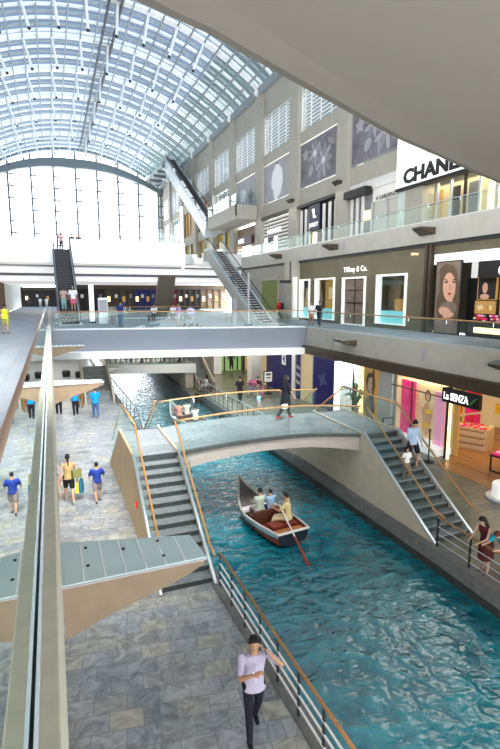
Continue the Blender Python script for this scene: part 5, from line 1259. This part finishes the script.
# far boat seen through the bridge glass
sampan('far sampan behind the glass of the footbridge with passengers', (6.9,27.6,WZ), R(14), 3.8, 1.4)
for (x, y, c_, lab) in [(6.6,27.9,(.6,.25,.2),'passenger in a red-pink top in the far sampan'),(7.1,28.1,(.7,.6,.5),'passenger in a cream top in the far sampan'),(7.2,26.6,(.6,.6,.62),'boatman in a pale shirt at the stern of the far sampan')]:
    person(lab, (x,y,WZ+.02), 14, 1.65, shirt=c_, trousers=(.3,.25,.2), legs=((80,50),(80,50)), hipz=.52, arms=((40,50,10,8),(40,50,10,8)), detail=1)

# ------------------------------------------------------------------ cafe furniture on the far deck
def chair0():
    t = thing('cafe_chair', 'x', 'chair', (0,0,0))
    MB().box((-.22,-.22,.42),(.22,.22,.47)).build('seat', 'black', t); MB().box((-.22,-.24,.47),(.22,-.2,.9)).build('backrest', 'black', t)
    for x in (-.2,.2):
        for y in (-.2,.2): MB().box((x-.02,y-.02,0),(x+.02,y+.02,.42)).build('leg', 'black', t)
    return t
def table0():
    t = thing('cafe_table', 'x', 'table', (0,0,0))
    MB().lathe((0,0,.72), [(.38,0),(.38,.04)], 18).build('tabletop', mat('table_brown', (.2,.1,.05), .4), t); MB().tube([(0,0,0),(0,0,.72)], .035, 8).build('pedestal', 'black', t); MB().lathe((0,0,0), [(.22,0),(.22,.03)], 14).build('foot', 'black', t)
    return t
C0, T0 = chair0(), table0(); fc = ft = True
TB = [(4.6,37.6),(6.0,37.2),(7.4,36.9),(8.7,36.5),(5.2,39.4),(6.8,39.2),(8.4,39.0)]
for i, (x, y) in enumerate(TB):
    o = T0 if ft else copy_tree(T0); ft = False
    o.location = (x,y,-4.95); o['label'] = 'round brown table on the far cafe deck behind its glass rail'; o['group'] = 'cafe tables on the far deck'
    for s_ in (-1,1):
        o = C0 if fc else copy_tree(C0); fc = False
        o.location = (x+s_*.58,y,-4.95); o.rotation_euler = (0,0,R(90*s_)); o['label'] = 'black cafe chair on the far cafe deck behind its glass rail'; o['group'] = 'cafe chairs on the far deck'
for i, (x, y, c_) in enumerate([(4.05,37.7,(.3,.28,.25)),(6.55,37.3,(.05,.05,.05)),(8.1,36.9,(.7,.68,.62)),(9.2,36.6,(.4,.2,.1))]):
    person(['leftmost seated cafe guest in grey on the far deck','cafe guest in black seated on the far deck','cafe guest in white seated on the far deck','rightmost seated cafe guest in brown on the far deck'][i], (x,y,-4.95), 90, 1.65, shirt=c_, trousers=(.03,.03,.04), legs=((85,85),(85,85)), hipz=.55, arms=((40,50,10,8),(40,50,10,8)), detail=1)
# backdrop behind the cafe, its glow added to brighten the far water
struct(MB().box((2.5,60,WZ-.5),(11,60.2,-3.3)).build('wall_canal_end', mat('canal_end_glow', (.75,.8,.85), .5, emit=(.9,.95,1), es=3.0)))
struct(MB().box((-8,58,L1),(3.5,58.3,-3.3)).build('wall_end', 'plaster_beige'))

# ------------------------------------------------------------------ lamps
area('lamp_boutiques', (16.2,27,-3.4), 1.2, 130, (1,.85,.62), sy=12)
area('lamp_lingerie', (18.0,14.0,-3.8), 3.0, 120, (1,.78,.5), sy=5)
area('lamp_lingerie_window', (15.7,17.8,-3.8), 1.0, 60, (1,.85,.65), sy=2.6)
area('lamp_quay_right', (12.8,20,-3.3), 2.5, 0.1, (1,.9,.7), sy=20)
area('lamp_quay_far', (12.5,36,-3.85), 4, 160, (1,.93,.8), sy=8)
area('lamp_left_quay', (1.5,36,-3.85), 3, 40, (1,.95,.9), sy=8)
area('lamp_left_under', (-3.5,20,-3.3), 3, 30, (1,.95,.88), sy=40)
area('fill_canal_far', (6.5,50,-3.4), 5, 260, (.9,.96,1), sy=12)  # added unseen fill brightening the far water under the plate
area('lamp_walk_right', (17.8,25,2.6), 2, 170, (1,.93,.82), sy=30)
area('lamp_gallery_shops', (22.2,40,8.4), .8, 70, (1,.93,.85), sy=30)
area('lamp_cafe', (6.5,39,-3.85), 4, 60, (1,.9,.75), sy=4)
area('lamp_far_shops', (8,66,1.2), 20, 120, (1,.9,.78), sy=8)
area('lamp_left_shops', (-3.5,40,2.9), 2, 240, (1,.93,.82), sy=60)

# added unseen fill lights that brighten the vault and the upper walls
area('fill_vault', (6,50,5.6), 16, 3200, (1,.98,.95), rot=(180,0,0), sy=90)
area('fill_wall', (14,40,4.6), 4, 900, (1,.97,.92), rot=(0,-110,0), sy=60)

area('fill_left_far', (-1.0,47,-3.4), 6, 550, (1,.98,.95), sy=14)  # added unseen fill for the otherwise dark lower left floor
area('fill_cafe_front', (6.5,33.5,-3.85), 5, 60, (1,.93,.85), rot=(35,0,0), sy=1)  # added unseen fill brightening the front of the cafe deck

for i, (x, y) in enumerate([(.9,44.5),(1.9,43.6),(2.6,43.0)]):
    t = thing('round_stool', ['leftmost','middle','rightmost'][i]+' of three round black stools on the lower left floor under the bridge', 'stool', (x,y,L1), 0, 'round black stools')
    MB().lathe((0,0,0), [(.30,0),(.34,.2),(.34,.42),(.30,.46)], 20).build('drum', 'black', t); MB().lathe((0,0,.46), [(.31,0),(.31,.05),(.26,.08)], 20).build('cushion', 'rubber', t)

area('lamp_gold_boutique', (23.5,23.5,6.9), .8, 90, (1,.8,.5), sy=7)

# lettering as plain meshes
bpy.context.view_layer.update()
dg = bpy.context.evaluated_depsgraph_get()
for o in [o for o in bpy.data.objects if o.type == 'FONT']:
    me = bpy.data.meshes.new_from_object(o.evaluated_get(dg)); n_ = bpy.data.objects.new('x', me); col.objects.link(n_)
    n_.parent = o.parent; n_.location = o.location; n_.rotation_euler = o.rotation_euler; n_.scale = o.scale
    nm = o.name; bpy.data.objects.remove(o); n_.name = nm
